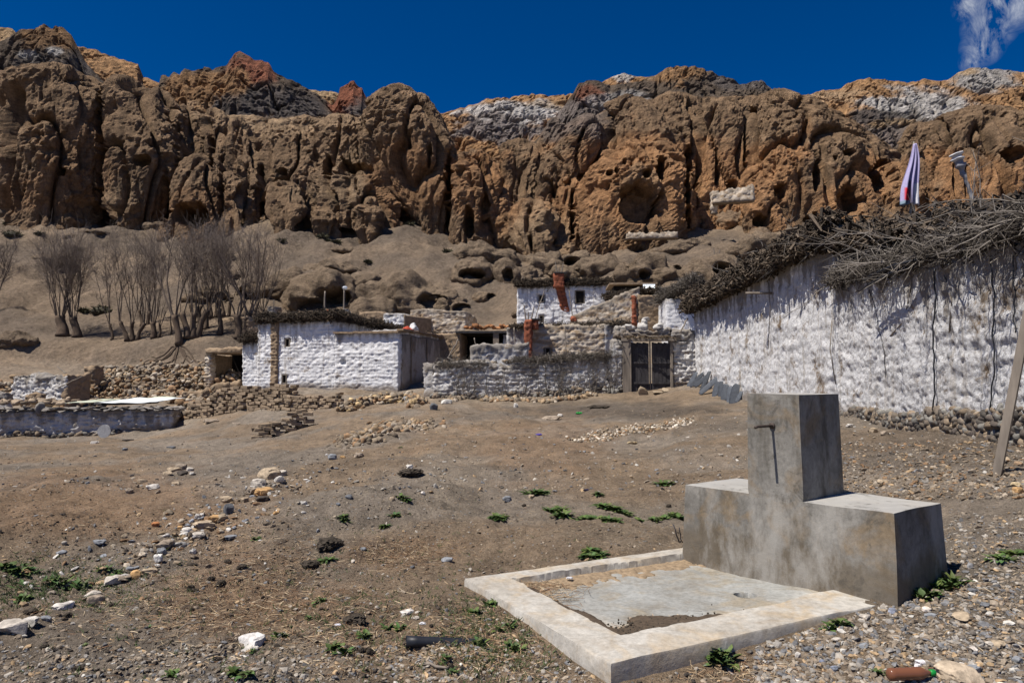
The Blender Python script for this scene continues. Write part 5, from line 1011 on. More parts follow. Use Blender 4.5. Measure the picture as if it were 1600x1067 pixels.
# ruin with white face
ru_ = thing('ruined_house', (*P(75, 620, 41)[:2], -.2), 'small roofless ruin with whitewashed front and a taller pillar at the far left', 'ruin')
pa, pb = P(18, HY, 40.5), P(105, HY, 39.5); wall('wall', M['whiteG'], ru_, o=pa[:2], e1=(pb-pa)[:2], L=np.linalg.norm((pb-pa)[:2]), W=.5, z0=-1, z1=zz(587, 40), ru=.06, rv=.15, rw=.055, rel='rubble', amp=2.2, sag=.2, ground=True)
wall('wall', M['mud'], ru_, o=pb[:2], e1=(.50, .87), L=1.3, W=.5, z0=-1, z1=zz(584, 40), ru=.09, rv=.15, rw=.09, rel='course', amp=1.4, sag=.2)
wall('pillar', M['mud'], ru_, o=P(130, HY, 41.5)[:2], e1=(1, -.1), L=.7, W=.8, z0=-.5, z1=zz(573, 41.5), ru=.07, rv=.1, rw=.07, rel='course', amp=1.6, sag=.1)
q = P(104, 584, 40); rod('stick', q, P(90, 573, 40.3), .035, M['wood'], 'loose stick poking up from the left ruin', 'stick')
wi = thing('ruined_wall', (*P(172, 600, 46)[:2], .8), 'narrow broken wall stump on the rubble bank', 'ruin'); wall('stump', M['tan'], wi, o=P(164, HY, 45)[:2], e1=(1, -.2), L=.55, W=.8, z0=.2, z1=zz(573, 45), ru=.07, rv=.1, rw=.07, rel='course', amp=2.5, sag=.15)
for (a, b, t_, D_, lb) in ((-6, 13, 614, 36, 'low broken wall stub cut by the left edge'), (38, 66, 616, 36.5, 'brown broken wall stub below the left ruin')):
    w_i = thing('wall_stub', (*P((a+b)/2, 630, D_)[:2], -.5), lb, 'wall'); wall('wall', M['mud'] if a > 0 else M['whiteG'], w_i, o=P(a, HY, D_+2)[:2], e1=(1, -.05), L=(b-a)/F*(D_+2), W=.5, z0=-1, z1=zz(t_, D_+2), ru=.07, rv=.15, rw=.07, rel='rubble', amp=2, sag=.15)
def rubble(name, poly, n, s, hgt, seed, lb, cols=None, dmax=70):
    """stones heaped inside a strip given by ground pixels"""
    r_ = np.random.default_rng(seed); pts = np.array([G(a, b, dmax) for a, b in poly]); seg_ = r_.integers(0, len(pts)-1, n); t = r_.uniform(0, 1, (n, 1))
    C = pts[seg_]*(1-t)+pts[seg_+1]*t; off = r_.normal(0, 1, n); wd_ = hgt[1]; C[:, 0] += off*wd_*.3; C[:, 1] += r_.normal(0, 1, n)*wd_*.6
    C[:, 2] = H(C[:, 0], C[:, 1], False)+r_.uniform(0, 1, n)**1.3*hgt[0]*np.exp(-off**2*.5); sz = r_.uniform(s[0], s[1], n)**1.0
    V, Fc = stones(C, np.stack([sz*1.25, sz, sz*.65], 1), r_, 1, .6); c = scol(n, r_) if cols is None else np.array(cols)[r_.integers(0, len(cols), n)]*r_.uniform(.65, 1.3, (n, 1))
    return tag(mk(name, V, Fc, M['stonefar'], loc=tuple(pts.mean(0)), col=np.repeat(c, 42, 0)), lb, 'rubble', None, 'stuff')
TC = [(.22, .175, .125), (.27, .195, .12), (.17, .135, .10), (.33, .28, .22), (.24, .15, .085)]
rubble('rubble', [(150, 608), (200, 603), (270, 600), (330, 600), (365, 605)], 2600, (.06, .15), (.75, 1.3), 1, 'bank of tumbled brown stones behind the low left building', TC)
rubble('rubble', [(200, 618), (290, 622), (330, 640), (300, 650)], 500, (.07, .2), (.35, .9), 2, 'scattered stones between the low building and the brick stack', TC)
rubble('rubble', [(540, 640), (590, 628), (640, 625), (655, 632)], 620, (.05, .14), (.3, .6), 3, 'yellowish stone rubble at the corner of the broad white house', TC+[(.45, .33, .18)])
rubble('rubble', [(550, 690), (585, 680), (620, 668), (660, 664), (600, 662)], 420, (.03, .10), (.05, 1.0), 4, 'pale stones spilling down the slope below the broad white house', TC)
rubble('rubble', [(0, 612), (60, 622), (130, 630)], 420, (.08, .22), (.5, 1.0), 6, 'broken stones round the left ruin', TC)
rubble('rubble', [(690, 628), (730, 620), (790, 626), (850, 628), (930, 618)], 330, (.05, .13), (.08, .3), 8, 'stones at the foot of the compound wall', TC)
rubble('rubble', [(1075, 655), (1030, 668), (960, 678), (900, 690)], 900, (.012, .045), (.03, .5), 9, 'stripe of fine pale gravel leading from the gate', TC+[(.5, .45, .38)])

# --- ruined walls in the cliff
for (a, b, t_, bt_, D_, lb, e) in ((1115, 1175, 303, 318, 78, 'ruined white wall perched on a boulder below the cliff', (1, -.25)), (1113, 1122, 300, 334, 79, 'upright end of the ruined white wall in the cliff', (1, 0)), (980, 1058, 365, 374, 80, 'grey dry-stone terrace wall at the foot of the cliff', (1, -.1))):
    p0, p1 = P(a, t_, D_), P(b, bt_, D_); w_i = thing('cliff_wall', ((p0[0]+p1[0])/2, D_, p1[2]), lb, 'wall')
    V, Q, at = rbox(o=p0[:2], e1=e, L=p1[0]-p0[0], W=.8, z0=p1[2], z1=p0[2], ru=.2, rv=.3, rw=.15, rel='course', amp=3, sag=.3, top=(lambda u: .18*u*(1 if True else 0)) if b == 1175 else None)
    mk('wall', V, Q, M['tan'], parent=w_i, attrs=at)

# ------------------------------------------------------------------ 4. trees
def tree(px, py, hpx, D, nrods, spread, trunk_h, trunk_r, label, seed, heads=1, twig=3, lean=0.0, fork=False, roots=False):
    r_ = np.random.default_rng(seed); b = P(px, py, D); b[2] = GZ(b[0], D)-.05; Ht = hpx/F*D
    g = thing('bare_tree', b, label, 'tree', 'bare willow trees on the terrace')
    tm, cm_ = MB(), MB(); hd = []; c0 = np.array((.09, .064, .045))
    for h in range(heads):
        lx = lean+(h-(heads-1)/2)*.5; th_ = trunk_h*r_.uniform(.9, 1.1); m = 9; t = np.linspace(0, 1, m); k = (h-(heads-1)/2)
        pts = np.stack([b[0]+k*.25+lx*t+.06*np.sin(t*5+h), b[1]+.15*k+.1*t, b[2]+th_*t], 1)
        rad = trunk_r*(.92-.22*t+.25*np.exp(-t*9))+.06*trunk_r*np.sin(t*9); rad[-1] *= 1.18; V, Fc = tube(pts, rad, 12)
        V = V+.035*np.stack([fbm(V*3, 3, 1), fbm(V*3, 3, 2), 0*V[:, 0]], 1); tm.add(V, Fc, c0*(.8+.4*r_.random())); hd.append((pts[-1], rad[-1]))
    if roots:
        for k in range(11):
            a = r_.uniform(-3.3, .2); q = [b+(0, 0, .15)]; v = np.array((math.cos(a), math.sin(a), 0))
            for s_ in range(9): v = v+r_.normal(size=3)*.25*(1, 1, 0); nx = q[-1]+v*.28; nx[2] = GZ(nx[0], nx[1])+.03; q.append(nx)
            V, Fc = tube(q, np.linspace(.07, .02, 10), 5, False); tm.add(V, Fc, c0*.9)
    tm.build('trunk', M['bark'], parent=g)
    def shoot(p, v, L_, r0, depth, wob=.06):
        n_s = 9; q = [p]; vv = v
        for s_ in range(n_s):
            vv = vv+r_.normal(size=3)*wob; vv[2] += .05; vv /= np.linalg.norm(vv); q.append(q[-1]+vv*L_/n_s)
        q = np.array(q); V, Fc = tube(q, np.linspace(r0, max(r0*.2, .006), n_s+1), 4, False); cc = np.array((.18, .145, .12))*r_.uniform(.7, 1.3) if depth else np.array((.12, .094, .075))*r_.uniform(.7, 1.3)
        cm_.add(V, Fc, cc)
        if depth < twig:
            m_ = int((12, 6, 5, 0)[depth]*r_.uniform(.7, 1.3)); 
            for k in range(m_):
                t = r_.uniform(.38 if depth == 0 else .2, .98); i = int(t*n_s); dv_ = q[min(i+1, n_s)]-q[max(i-1, 0)]; dv_ /= np.linalg.norm(dv_)
                nv_ = dv_+r_.normal(size=3)*.55; nv_[2] = abs(nv_[2])+.1; nv_ /= np.linalg.norm(nv_); shoot(q[i], nv_, L_*(.30 if depth == 0 else .42)*r_.uniform(.6, 1.2), max(r0*.40*(1-t*.4), .006), depth+1, .10)
    per = max(1, nrods//heads)
    for hp, hr in hd:
        for k in range(per):
            a = r_.uniform(0, 2*math.pi); e = 1.45*spread*math.sqrt(r_.uniform(0.02, 1)); v = np.array((math.cos(a)*e+lean*.2, math.sin(a)*e*.7, 1.0)); v /= np.linalg.norm(v)
            p0 = hp+np.array((math.cos(a)*hr*.7, math.sin(a)*hr*.7, -.05)); L_ = (Ht-trunk_h)*r_.uniform(.78, 1.05)
            shoot(p0, v, L_, (.07 if fork else .034)*r_.uniform(.75, 1.2), 0, .065 if not fork else .10)
    cm_.build('crown', M['twig'], parent=g, smooth=False)
TR = [
 (98, 517, 165, 51, 22, .33, 1.45, .42, 'pollarded willow with a thick split trunk, farthest left on the terrace', 1, 1, 2, -.25),
 (121, 517, 160, 51, 15, .22, 1.5, .32, 'pollarded willow with a crooked trunk touching the farthest left one', 2, 1, 2, -.35),
 (175, 517, 160, 50.5, 3, .16, 1.3, .11, 'slim young tree with a few thin stems right of the pollarded pair', 3, 1, 3, -.15),
 (206, 518, 158, 50.5, 12, .13, 1.3, .17, 'willow of three upright stems in the left half of the row', 4, 3, 2, .0),
 (239, 520, 150, 50.5, 8, .14, 1.1, .22, 'short-trunked willow with straight rods beside a tiny split stump', 5, 1, 2, .0),
 (247, 519, 60, 50.6, 4, .2, 1.0, .11, 'tiny split stump with a few pale rods', 6, 1, 1, .15),
 (280, 532, 175, 48.9, 5, .45, 2.0, .26, 'old tree with forked leaning branches and bare roots over the bank', 7, 1, 3, -.35, True, True),
 (300, 532, 165, 49.5, 11, .16, 1.9, .25, 'multi-stemmed willow right behind the tree with bare roots', 8, 3, 2, .1),
 (316, 522, 165, 51.5, 10, .15, 1.6, .18, 'slender willow of close upright rods near the middle of the grove', 9, 2, 2, .0),
 (343, 526, 165, 50.3, 8, .22, 1.7, .2, 'willow with a thin curved trunk left of the thickest right-hand trunk', 10, 1, 2, -.05),
 (376, 528, 172, 50.0, 9, .42, 1.9, .30, 'wide-crowned tree nearest to the broad white house', 11, 2, 3, .15, True),
 (392, 520, 150, 52, 9, .40, 1.6, .18, 'leaning tree with pale shoots arching right over the shed', 12, 1, 2, .3),
 (332, 515, 150, 54, 9, .2, 1.5, .16, 'thin background willow seen between the grove trunks', 13, 2, 2, .0),
 (267, 516, 60, 51, 1, .1, .9, .06, 'thin dead stake standing left of the tree with bare roots', 14, 1, 1, .0),
 (225, 514, 150, 53.5, 8, .2, 1.2, .15, 'background willow rods between the slim tree and the forked tree', 16, 2, 2, .0),
 (305, 514, 150, 53, 10, .25, 1.4, .15, 'background willow behind the multi-stemmed one', 17, 2, 2, .0),
 (352, 514, 155, 54, 10, .3, 1.4, .15, 'background willow behind the widest crown', 18, 2, 2, .0),
 (408, 512, 140, 54, 9, .4, 1.2, .14, 'last willow of the row, behind the corner of the white house', 19, 1, 2, .1),
 (-18, 480, 120, 56, 6, .45, 1.0, .16, 'tree cut by the left edge, only its twigs in view', 15, 1, 3, .2, True),
]
for a in TR: tree(*a)
# shrubs on the scree
SH = [(112,343),(150,337),(20,370),(62,367),(12,352),(45,352),(180,350),(540,357),(560,349),(505,372),(512,378),(525,380),(590,358),(610,342),(640,352),(455,355),(160,488),(130,490),(1500,420),(575,415),(440,380),(700,395),(120,395),(350,395)]
for k, (a, b) in enumerate(SH):
    q = G(a, b, 110); s_ = (.55, .3, .7, .3, .5, .4, .6)[k % 7]*(1.6 if b in (488, 367, 370) else 1); r_ = np.random.default_rng(k+300); n = 260
    u = r_.normal(size=(n, 3)); u /= np.linalg.norm(u, axis=1, keepdims=True); u[:, 2] = np.abs(u[:, 2])*.5; P0 = q+u*s_*r_.uniform(.2, .8, (n, 1)); P1 = P0+(u+r_.normal(size=(n, 3))*.5)*.22
    mb = MB(); V, Fc = segs(P0, P1, .05, .02, 3); mb.add(V, Fc, np.repeat(np.array((.075, .07, .04))*r_.uniform(.6, 1.4, (n, 1)), 6, 0)); V, Fc = I1[0]*(s_*.75, s_*.75, s_*.38)+q, I1[1]; mb.add(V, Fc, np.tile((.05, .045, .03), (42, 1)))
    lb = 'dark low cushion shrub on the bare slope beneath the cliff' if k not in (16, 18) else ('broad dark shrub between the pollarded willows and the slim tree', 'dark shrub on the slope at the right')[k > 16]
    tag(mb.build('shrub', M['shrub'], loc=tuple(q), smooth=False), lb, 'shrub', 'cushion shrubs on the scree')

# ------------------------------------------------------------------ 5. the tap
def cellmesh(aa, zz_, mask, jj):
    """extrude the true cells of a profile grid (a, z) through depths jj"""
    na, nz, nj = len(aa), len(zz_), len(jj); ids = {}; V = []; Q = []
    def vid(i, j, k):
        key = (i, j, k)
        if key not in ids: ids[key] = len(V); V.append((aa[i], jj[j], zz_[k]))
        return ids[key]
    for i in range(na-1):
        for k in range(nz-1):
            if not mask(i, k): continue
            Q.append((vid(i, 0, k), vid(i+1, 0, k), vid(i+1, 0, k+1), vid(i, 0, k+1)))
            Q.append((vid(i, nj-1, k), vid(i, nj-1, k+1), vid(i+1, nj-1, k+1), vid(i+1, nj-1, k)))
            for (di, dk, A_, B_) in ((-1, 0, (i, k+1), (i, k)), (1, 0, (i+1, k), (i+1, k+1)), (0, 1, (i+1, k+1), (i, k+1)), (0, -1, (i, k), (i+1, k))):
                ii, kk = i+di, k+dk
                if 0 <= ii < na-1 and 0 <= kk < nz-1 and mask(ii, kk): continue
                for j in range(nj-1): Q.append((vid(A_[0], j, A_[1]), vid(B_[0], j, B_[1]), vid(B_[0], j+1, B_[1]), vid(A_[0], j+1, A_[1])))
    return np.array(V, float), np.array(Q)
tap = thing('water_tap_stand', (2.1, 5.4, 0), 'grey cement tap stand with a tall pillar and a shallow pale basin', 'water tap')
TL = P(1071, 757, 5.90)[:2]; TRc = P(1397, 798, 4.58)[:2]; ta = (TRc-TL); TLn = np.linalg.norm(ta); ta /= TLn; tb = np.array((-ta[1], ta[0]))
aP0, aP1 = .360*TLn, .622*TLn
aa = np.unique(np.r_[np.linspace(0, aP0, 20), np.linspace(aP0, aP1, 14), np.linspace(aP1, TLn, 22)]); zz_ = np.unique(np.r_[np.linspace(-.25, .675, 30), np.linspace(.675, 1.425, 26)]); jj = np.linspace(0, .70, 18)
zt_i = np.argmin(abs(zz_-.675)); i0 = np.argmin(abs(aa-aP0)); i1 = np.argmin(abs(aa-aP1))
# body and pillar: pillar is shallower than the body
def tapmask(i, k): return k < zt_i or i0 <= i < i1
V, Q = cellmesh(aa, zz_, tapmask, jj)
up = V[:, 2] > .676; V[up, 1] = V[up, 1]*(.56/.70)
h = V[:, 2].copy(); ac = TLn/2
low = ~up; f_ = (.675-h)/.925
V[low, 0] += (np.sign(V[low, 0]-ac)*sm(.6, 1.0, abs(V[low, 0]-ac)/ac))*(.03*f_[low]); V[low, 1] += np.where(V[low, 1] < .35, -.05, .05)*f_[low]*np.abs(V[low, 1]-.35)/.35
pc = (aP0+aP1)/2; V[up, 0] = pc+(V[up, 0]-pc)*(1.03-.05*(h[up]-.675)/.75); V[up, 1] = .0+V[up, 1]*(1.0-.04*(h[up]-.675)/.75)
V[:, 2] += .006*noise(np.c_[V[:, 0]*2, V[:, 1]*2, V[:, 2]*0], 4)*(h > .6)
V += .006*np.stack([noise(V*1.6, k) for k in (1, 2, 3)], 1)
W_ = np.stack([TL[0]+V[:, 0]*ta[0]+V[:, 1]*tb[0], TL[1]+V[:, 0]*ta[1]+V[:, 1]*tb[1], V[:, 2]], 1)
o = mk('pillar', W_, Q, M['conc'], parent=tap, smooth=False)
front = lambda px, py, off=0.0: on_wall(px, py, TL, TRc, off)
# (TL->TR runs with the outside on its right-hand side)
pw = front(1207, 665, .0); outv = np.array((-tb[0], -tb[1], 0)); pe = pw+outv*.21
V, Fc = tube([pw-outv*.05, pw+outv*.1, pe-outv*.02, pe+(0, 0, -.006)+outv*.006], .0105, 10); mk('tap_pipe', V, Fc, M['iron'], parent=tap)
V, Fc = tube([pw+outv*.001, pw+outv*.012], .024, 12); mk('pipe_collar', V, Fc, M['iron'], parent=tap)
# basin: rim (three sides), floor
def bas(a, b, z): return np.array((BC[0]+UA[0]*a+VA[0]*b, BC[1]+UA[1]*a+VA[1]*b, z))
Lu, Lv, rw_ = 2.28, 1.74, .24
na_, nb_ = 230, 176; A_, B_ = np.meshgrid(np.linspace(0, Lu+.02, na_), np.linspace(0, Lv, nb_), indexing='ij'); a_, b_ = A_.ravel(), B_.ravel()
pn = np.stack([a_*3, b_*3, a_*0], 1); wob = .02*fbm(pn, 3, 3)
rimw = np.where(b_ > Lv/2, .15, .24)
dist = np.minimum(np.minimum(a_-.29, b_-.30-.05*sm(1.2, 2.2, a_)), Lv-.15-b_)+wob       # >0 inside the pan
inside = sm(-.004, .010, dist)
ztop = .125+.004*fbm(pn, 3, 5)-.02*sm(1.6, 2.3, a_)*sm(.6, .0, b_); zfl = .070+.02*sm(.9, .0, dist)*sm(1.2, 2.2, a_)*sm(1.0, .2, b_)-.012*sm(.4, 1.2, b_)+.025*sm(.5, 0, dist)*0+.006*fbm(pn*1.5, 3, 6)
zf_ = ztop*(1-inside)+zfl*inside
da, db = a_-1.60, b_-.66; rr_ = np.hypot(da, db); zf_ -= .09*sm(.075, .062, rr_)
nodes = np.stack([BC[0]+UA[0]*a_+VA[0]*b_, BC[1]+UA[1]*a_+VA[1]*b_, zf_], 1)
i = np.arange(na_-1)[:, None]*nb_; j = np.arange(nb_-1)[None]; Q = np.stack([i+j, i+nb_+j, i+nb_+j+1, i+j+1], -1).reshape(-1, 4)
edge = [k*nb_ for k in range(na_)]+[(na_-1)*nb_+k for k in range(1, nb_)]+[k*nb_+nb_-1 for k in range(na_-2, -1, -1)]+[k for k in range(nb_-2, 0, -1)]
E = nodes[edge]; cen = nodes.mean(0); 
lv = [E]
for dz, ou in ((-.012, .006), (-.10, .010), (-.22, .016), (-.36, .02)):
    q = E.copy(); q[:, 2] = .125+dz; dirv = q[:, :2]-cen[:2]; dirv /= np.linalg.norm(dirv, axis=1, keepdims=True); q[:, :2] += dirv*(ou+.006*noise(q*5, 3)[:, None]); lv.append(q)
Vb = np.vstack([nodes]+lv[1:]); ne = len(edge); Qs = []
prev = np.array(edge)
for l in range(1, len(lv)):
    cur = len(nodes)+(l-1)*ne+np.arange(ne); nx = np.roll(np.arange(ne), -1); Qs.append(np.stack([prev, cur, cur[nx], prev[nx]], 1)); prev = cur
ins_ = np.r_[inside*sm(-.1, .25, dist+.12*fbm(pn*1.2, 3, 12)), np.zeros(len(Vb)-len(nodes))][:, None]; bcol = np.array((1., 1., 1.))*(1-ins_)+np.array((.66, .70, .74))*ins_
o = mk('basin', Vb, np.vstack([Q]+Qs), M['basin'], parent=tap, sharp=50, col=bcol)
th = np.linspace(0, 2*math.pi, 25)[:-1]; dc = bas(1.60, .66, .030); V = np.vstack([dc+np.stack([np.cos(th)*.07, np.sin(th)*.07, 0*th], 1), [dc]]); Fc = np.array([(24, k, (k+1) % 24) for k in range(24)]); mk('drain', V, Fc, M['dark'], parent=tap)
# silt and litter lying in the basin
def patch(name, fn, n, z0, mat_, col, lb, cat, hump=.012):
    A2, B2_ = np.meshgrid(np.linspace(.1, 2.2, 120), np.linspace(.1, 1.7, 100), indexing='ij'); a2, b2 = A2.ravel(), B2_.ravel(); k = fn(a2, b2)+.5*fbm(np.stack([a2*5, b2*5, a2*0], 1), 4, 8)
    z = np.where(k > 0, z0+hump*np.clip(k*2, 0, 1)+.004*fbm(np.stack([a2*22, b2*22, a2*0], 1), 3, 9), z0-.03)
    V = np.stack([BC[0]+UA[0]*a2+VA[0]*b2, BC[1]+UA[1]*a2+VA[1]*b2, z], 1); i = np.arange(119)[:, None]*100; j = np.arange(99)[None]; Q = np.stack([i+j, i+100+j, i+101+j, i+j+1], -1).reshape(-1, 4)
    keep = (k[Q] > -.15).any(1); used, inv = np.unique(Q[keep], return_inverse=True)
    return tag(mk(name, V[used], inv.reshape(-1, 4), M[mat_], loc=tuple(V[used].mean(0)), col=np.tile(col, (len(used), 1))), lb, cat, None, 'stuff')
in_ = lambda a, b: np.minimum(np.minimum(a-.24, b-.25), Lv-.14-b)
patch('silt', lambda a, b: np.where(in_(a, b) > -.02, np.maximum(.62-(Lv-.15-b)*3.4-.18*(a-.3), .45-(a-.24)*3.2-.1*b)+.1, -1), 0, .066, 'stone', (.25, .185, .12), 'brown silt washed into the far and left corners of the basin', 'silt', .012)
patch('dirt', lambda a, b: np.where(in_(a, b) > -.015, 5*np.maximum(.15-(a-.29)-.06*b, .32-(b-.30)-.26*np.abs(a-.62)/.5)-.1, -1), 0, .078, 'stone', (.075, .055, .038), 'dark droppings and litter in the near corner of the basin', 'dirt', .04)
r_ = np.random.default_rng(88)
def litter(name, fn, n, lb, cols, L_=(.02, .10), rad=(.0008, .0022), flat=.15, zoff=.004):
    C = np.array([fn() for _ in range(n)]); v = r_.normal(size=(n, 3))*(1, 1, flat); v /= np.linalg.norm(v, axis=1, keepdims=True); le = r_.uniform(*L_, (n, 1))*.5
    rd_ = r_.uniform(*rad, n); C[:, 2] += zoff; M_ = C+r_.normal(size=(n, 3))*le*.12; mb = MB(); cc = np.array(cols)[r_.integers(0, len(cols), n)]*r_.uniform(.7, 1.25, (n, 1))
    V, Fc = segs(C-v*le, M_, rd_, rd_, 3); mb.add(V, Fc, np.repeat(cc, 6, 0)); V, Fc = segs(M_, C+v*le, rd_, rd_*.6, 3); mb.add(V, Fc, np.repeat(cc, 6, 0))
    return tag(mb.build(name, M['straw'], loc=tuple(C.mean(0)), smooth=False), lb, name.split('_')[-1], None, 'stuff')
STR = [(.38, .28, .17), (.30, .20, .12), (.46, .37, .25), (.22, .13, .075)]
def inb(ca, cb, sa, sb): 
    def f():
        while True:
            a, b = ca+r_.normal()*sa, cb+r_.normal()*sb
            if .27 < a < 2 and .30 < b < Lv-.18: return bas(a, b, .088)
    return f
litter('straw', inb(.38, 1.35, .14, .16), 260, 'pale straw heaped in the far left corner of the basin', STR, (.03, .16))
litter('straw', inb(.5, .40, .18, .08), 200, 'short straw mixed with the dark droppings in the basin', STR[1:], (.02, .08))
V, Fc = stones(np.array([bas(.30+abs(r_.normal())*.28, .30+abs(r_.normal())*.09, .098+r_.uniform(0, .02)) for _ in range(420)]), np.tile((.0055, .005, .0045), (420, 1))*r_.uniform(.6, 1.5, (420, 1)), r_, 0, .5)
tag(mk('droppings', V, Fc, M['stone'], loc=tuple(bas(.5, .4, .02)), col=np.tile((.05, .04, .03), (len(V), 1))), 'small round goat droppings in the near corner of the basin', 'droppings', None, 'stuff')

# ------------------------------------------------------------------ 6. the ground near the viewer
def gpt(a, b): return G(a, b, 60)
def scatter(n, x0, x1, y0, y1, bias=None):
    """random ground positions by photograph pixel so that density follows the picture"""
    px = r_.uniform(x0, x1, n*2); py = r_.uniform(y0, y1, n*2)
    return px, py
def gmany(px, py, it=14):
    """fast ground hit for many pixels (secant march)"""
    D = np.full(len(px), 2.2); D2 = np.full(len(px), 60.); 
    Ds = np.geomspace(2.2, 48, 90); hit = np.full(len(px), np.nan); prev = np.full(len(px), 2.2)
    for d_ in Ds:
        q = P(px, py, np.full(len(px), d_)); m = (q[:, 2] < H(q[:, 0], q[:, 1], False)) & np.isnan(hit); hit[m] = d_
    lo = np.where(np.isnan(hit), 48, hit)/1.036; hi = np.where(np.isnan(hit), 48, hit)
    for _ in range(7):
        md = (lo+hi)/2; q = P(px, py, md); u = q[:, 2] < H(q[:, 0], q[:, 1], False); hi = np.where(u, md, hi); lo = np.where(u, lo, md)
    q = P(px, py, hi); q[:, 2] = H(q[:, 0], q[:, 1]); return q[~np.isnan(hit)]
def clear(q):
    a = (q[:, 0]-BC[0])*UA[0]+(q[:, 1]-BC[1])*UA[1]; b = (q[:, 0]-BC[0])*VA[0]+(q[:, 1]-BC[1])*VA[1]
    return q[~((a > -.03)*(a < 3.0)*(b > -.03)*(b < 1.78))]
def gravel(name, px, py, smin, smax, lb, cols=None, lvl=0, sink=.25):
    q = clear(gmany(px, py)); n = len(q); s = smin+(smax-smin)*r_.uniform(0, 1, n)**3.2; S_ = np.stack([s*r_.uniform(.8, 1.5, n), s*r_.uniform(.6, 1.1, n), s*r_.uniform(.28, .6, n)], 1)
    q[:, 2] += S_[:, 2]*(.5-sink); V, Fc = stones(q, S_, r_, lvl, .25, .22); c = scol(n, r_) if cols is None else np.clip(np.array(cols)[r_.integers(0, len(cols), n)]*r_.uniform(.7, 1.25, (n, 1)), 0, .8)
    k = len(IV) if lvl == 0 else 42
    return tag(mk(name, V, Fc, M['stone'], loc=tuple(q.mean(0)), smooth=False, col=np.repeat(c, k, 0)), lb, 'gravel', None, 'stuff')
U = lambda a, b, n: r_.uniform(a, b, n)
# dense mixed gravel right and in front of the tap
n = 15000; py = 1085-(1085-800)*U(0, 1, n)**1.25; px = U(1180, 1720, n); m = (px > 1500-(py-800)*1.15) | (py > 955)
gravel('gravel', px[m], py[m], .003, .024, 'mixed grey, ochre and bluish gravel around the tap at lower right')
n = 4200; gravel('gravel', U(-80, 1000, n), 1085-75*U(0, 1, n)**.8, .0025, .017, 'gravel band along the bottom edge of the ground')
n = 7000; px = U(-100, 1700, n); py = 700+385*U(0, 1, n)**.75; gravel('pebbles', px, py, .003, .020, 'pebbles strewn thinly over the whole trodden ground')
n = 5000; px = U(-100, 1600, n); py = 640+130*U(0, 1, n); gravel('pebbles', px, py, .008, .042, 'small stones strewn over the far part of the trodden ground')
n = 1100; px = r_.normal(330, 130, n); py = 815-(px-330)*.42+r_.normal(0, 26, n); gravel('pebbles', px, py, .006, .042, 'loose stones along the line crossing the left foreground', TC+[(.45, .43, .40), (.2, .21, .23)])
n = 2500; px = U(1300, 1640, n); py = 690+90*U(0, 1, n); gravel('pebbles', px, py, .008, .035, 'stone chips on the dark slope below the near wall', TC+[(.14, .12, .10)])
DK = [(.05, .04, .032), (.07, .055, .042), (.04, .034, .03)]
n = 2600; gravel('droppings', np.r_[U(-50, 1100, n), r_.normal(380, 90, 500), r_.normal(100, 90, 400)], np.r_[720+360*U(0, 1, n)**.9, r_.normal(900, 45, 500), r_.normal(800, 35, 400)], .005, .018, 'dark animal droppings scattered on the ground', DK)
# bigger individual stones
r_ = np.random.default_rng(404)
def rock(px, py, wpx, hpx, col, lb, grp='stones on the trodden ground', flat=.8, seed=None, nm='stone', sq=.7, yaw=None):
    q = gpt(px, py); D_ = q[1]; w_ = wpx/F*D_/2; h_ = hpx/F*D_*.85/2
    T, Fc = I3 if wpx > 18 or nm == 'clod' else I2; V = np.sign(T)*np.abs(T)**sq; off = r_.uniform(0, 99, 3); V = V*(1+.26*noise(T*1.2+off, 3)+.12*noise(T*3+off, 4)+.05*noise(T*8+off, 5))[:, None]*(w_, w_*flat, h_*1.15)
    if nm == 'clod': V = V*(1+.22*noise(T*5+off, 8)+.15*noise(T*11+off, 9))[:, None]
    for _ in range(5 if nm == 'stone' else 0):   # broken flat faces
        nv = r_.normal(size=3); nv /= np.linalg.norm(nv); dd = V@nv; lim = dd.max()*r_.uniform(.55, .85); ex = np.clip(dd-lim, 0, None); V = V-nv*ex[:, None]*.9
    y_ = r_.uniform(0, 3.14)*.3 if yaw is None else yaw; V = np.stack([V[:, 0]*math.cos(y_)-V[:, 1]*math.sin(y_), V[:, 0]*math.sin(y_)+V[:, 1]*math.cos(y_), V[:, 2]], 1)
    c = np.array(col)*r_.uniform(.9, 1.1); base = q+(0, 0, h_*.55)
    cc = np.clip(c*(1+.35*noise((V+off)*14/max(w_*8, .3), 7))[:, None], .01, .85)
    o = mk(nm, V+base, Fc, M['stone'], loc=tuple(q), col=cc, smooth=wpx > 14, sharp=32 if wpx > 14 else None); return tag(o, lb, 'stone', grp)
W_1, W_2, T_1, T_2, G_1, G_2, O_1, D_1 = (.5, .47, .43), (.42, .38, .33), (.34, .27, .19), (.27, .22, .17), (.2, .21, .225), (.13, .135, .145), (.42, .26, .12), (.06, .05, .042)
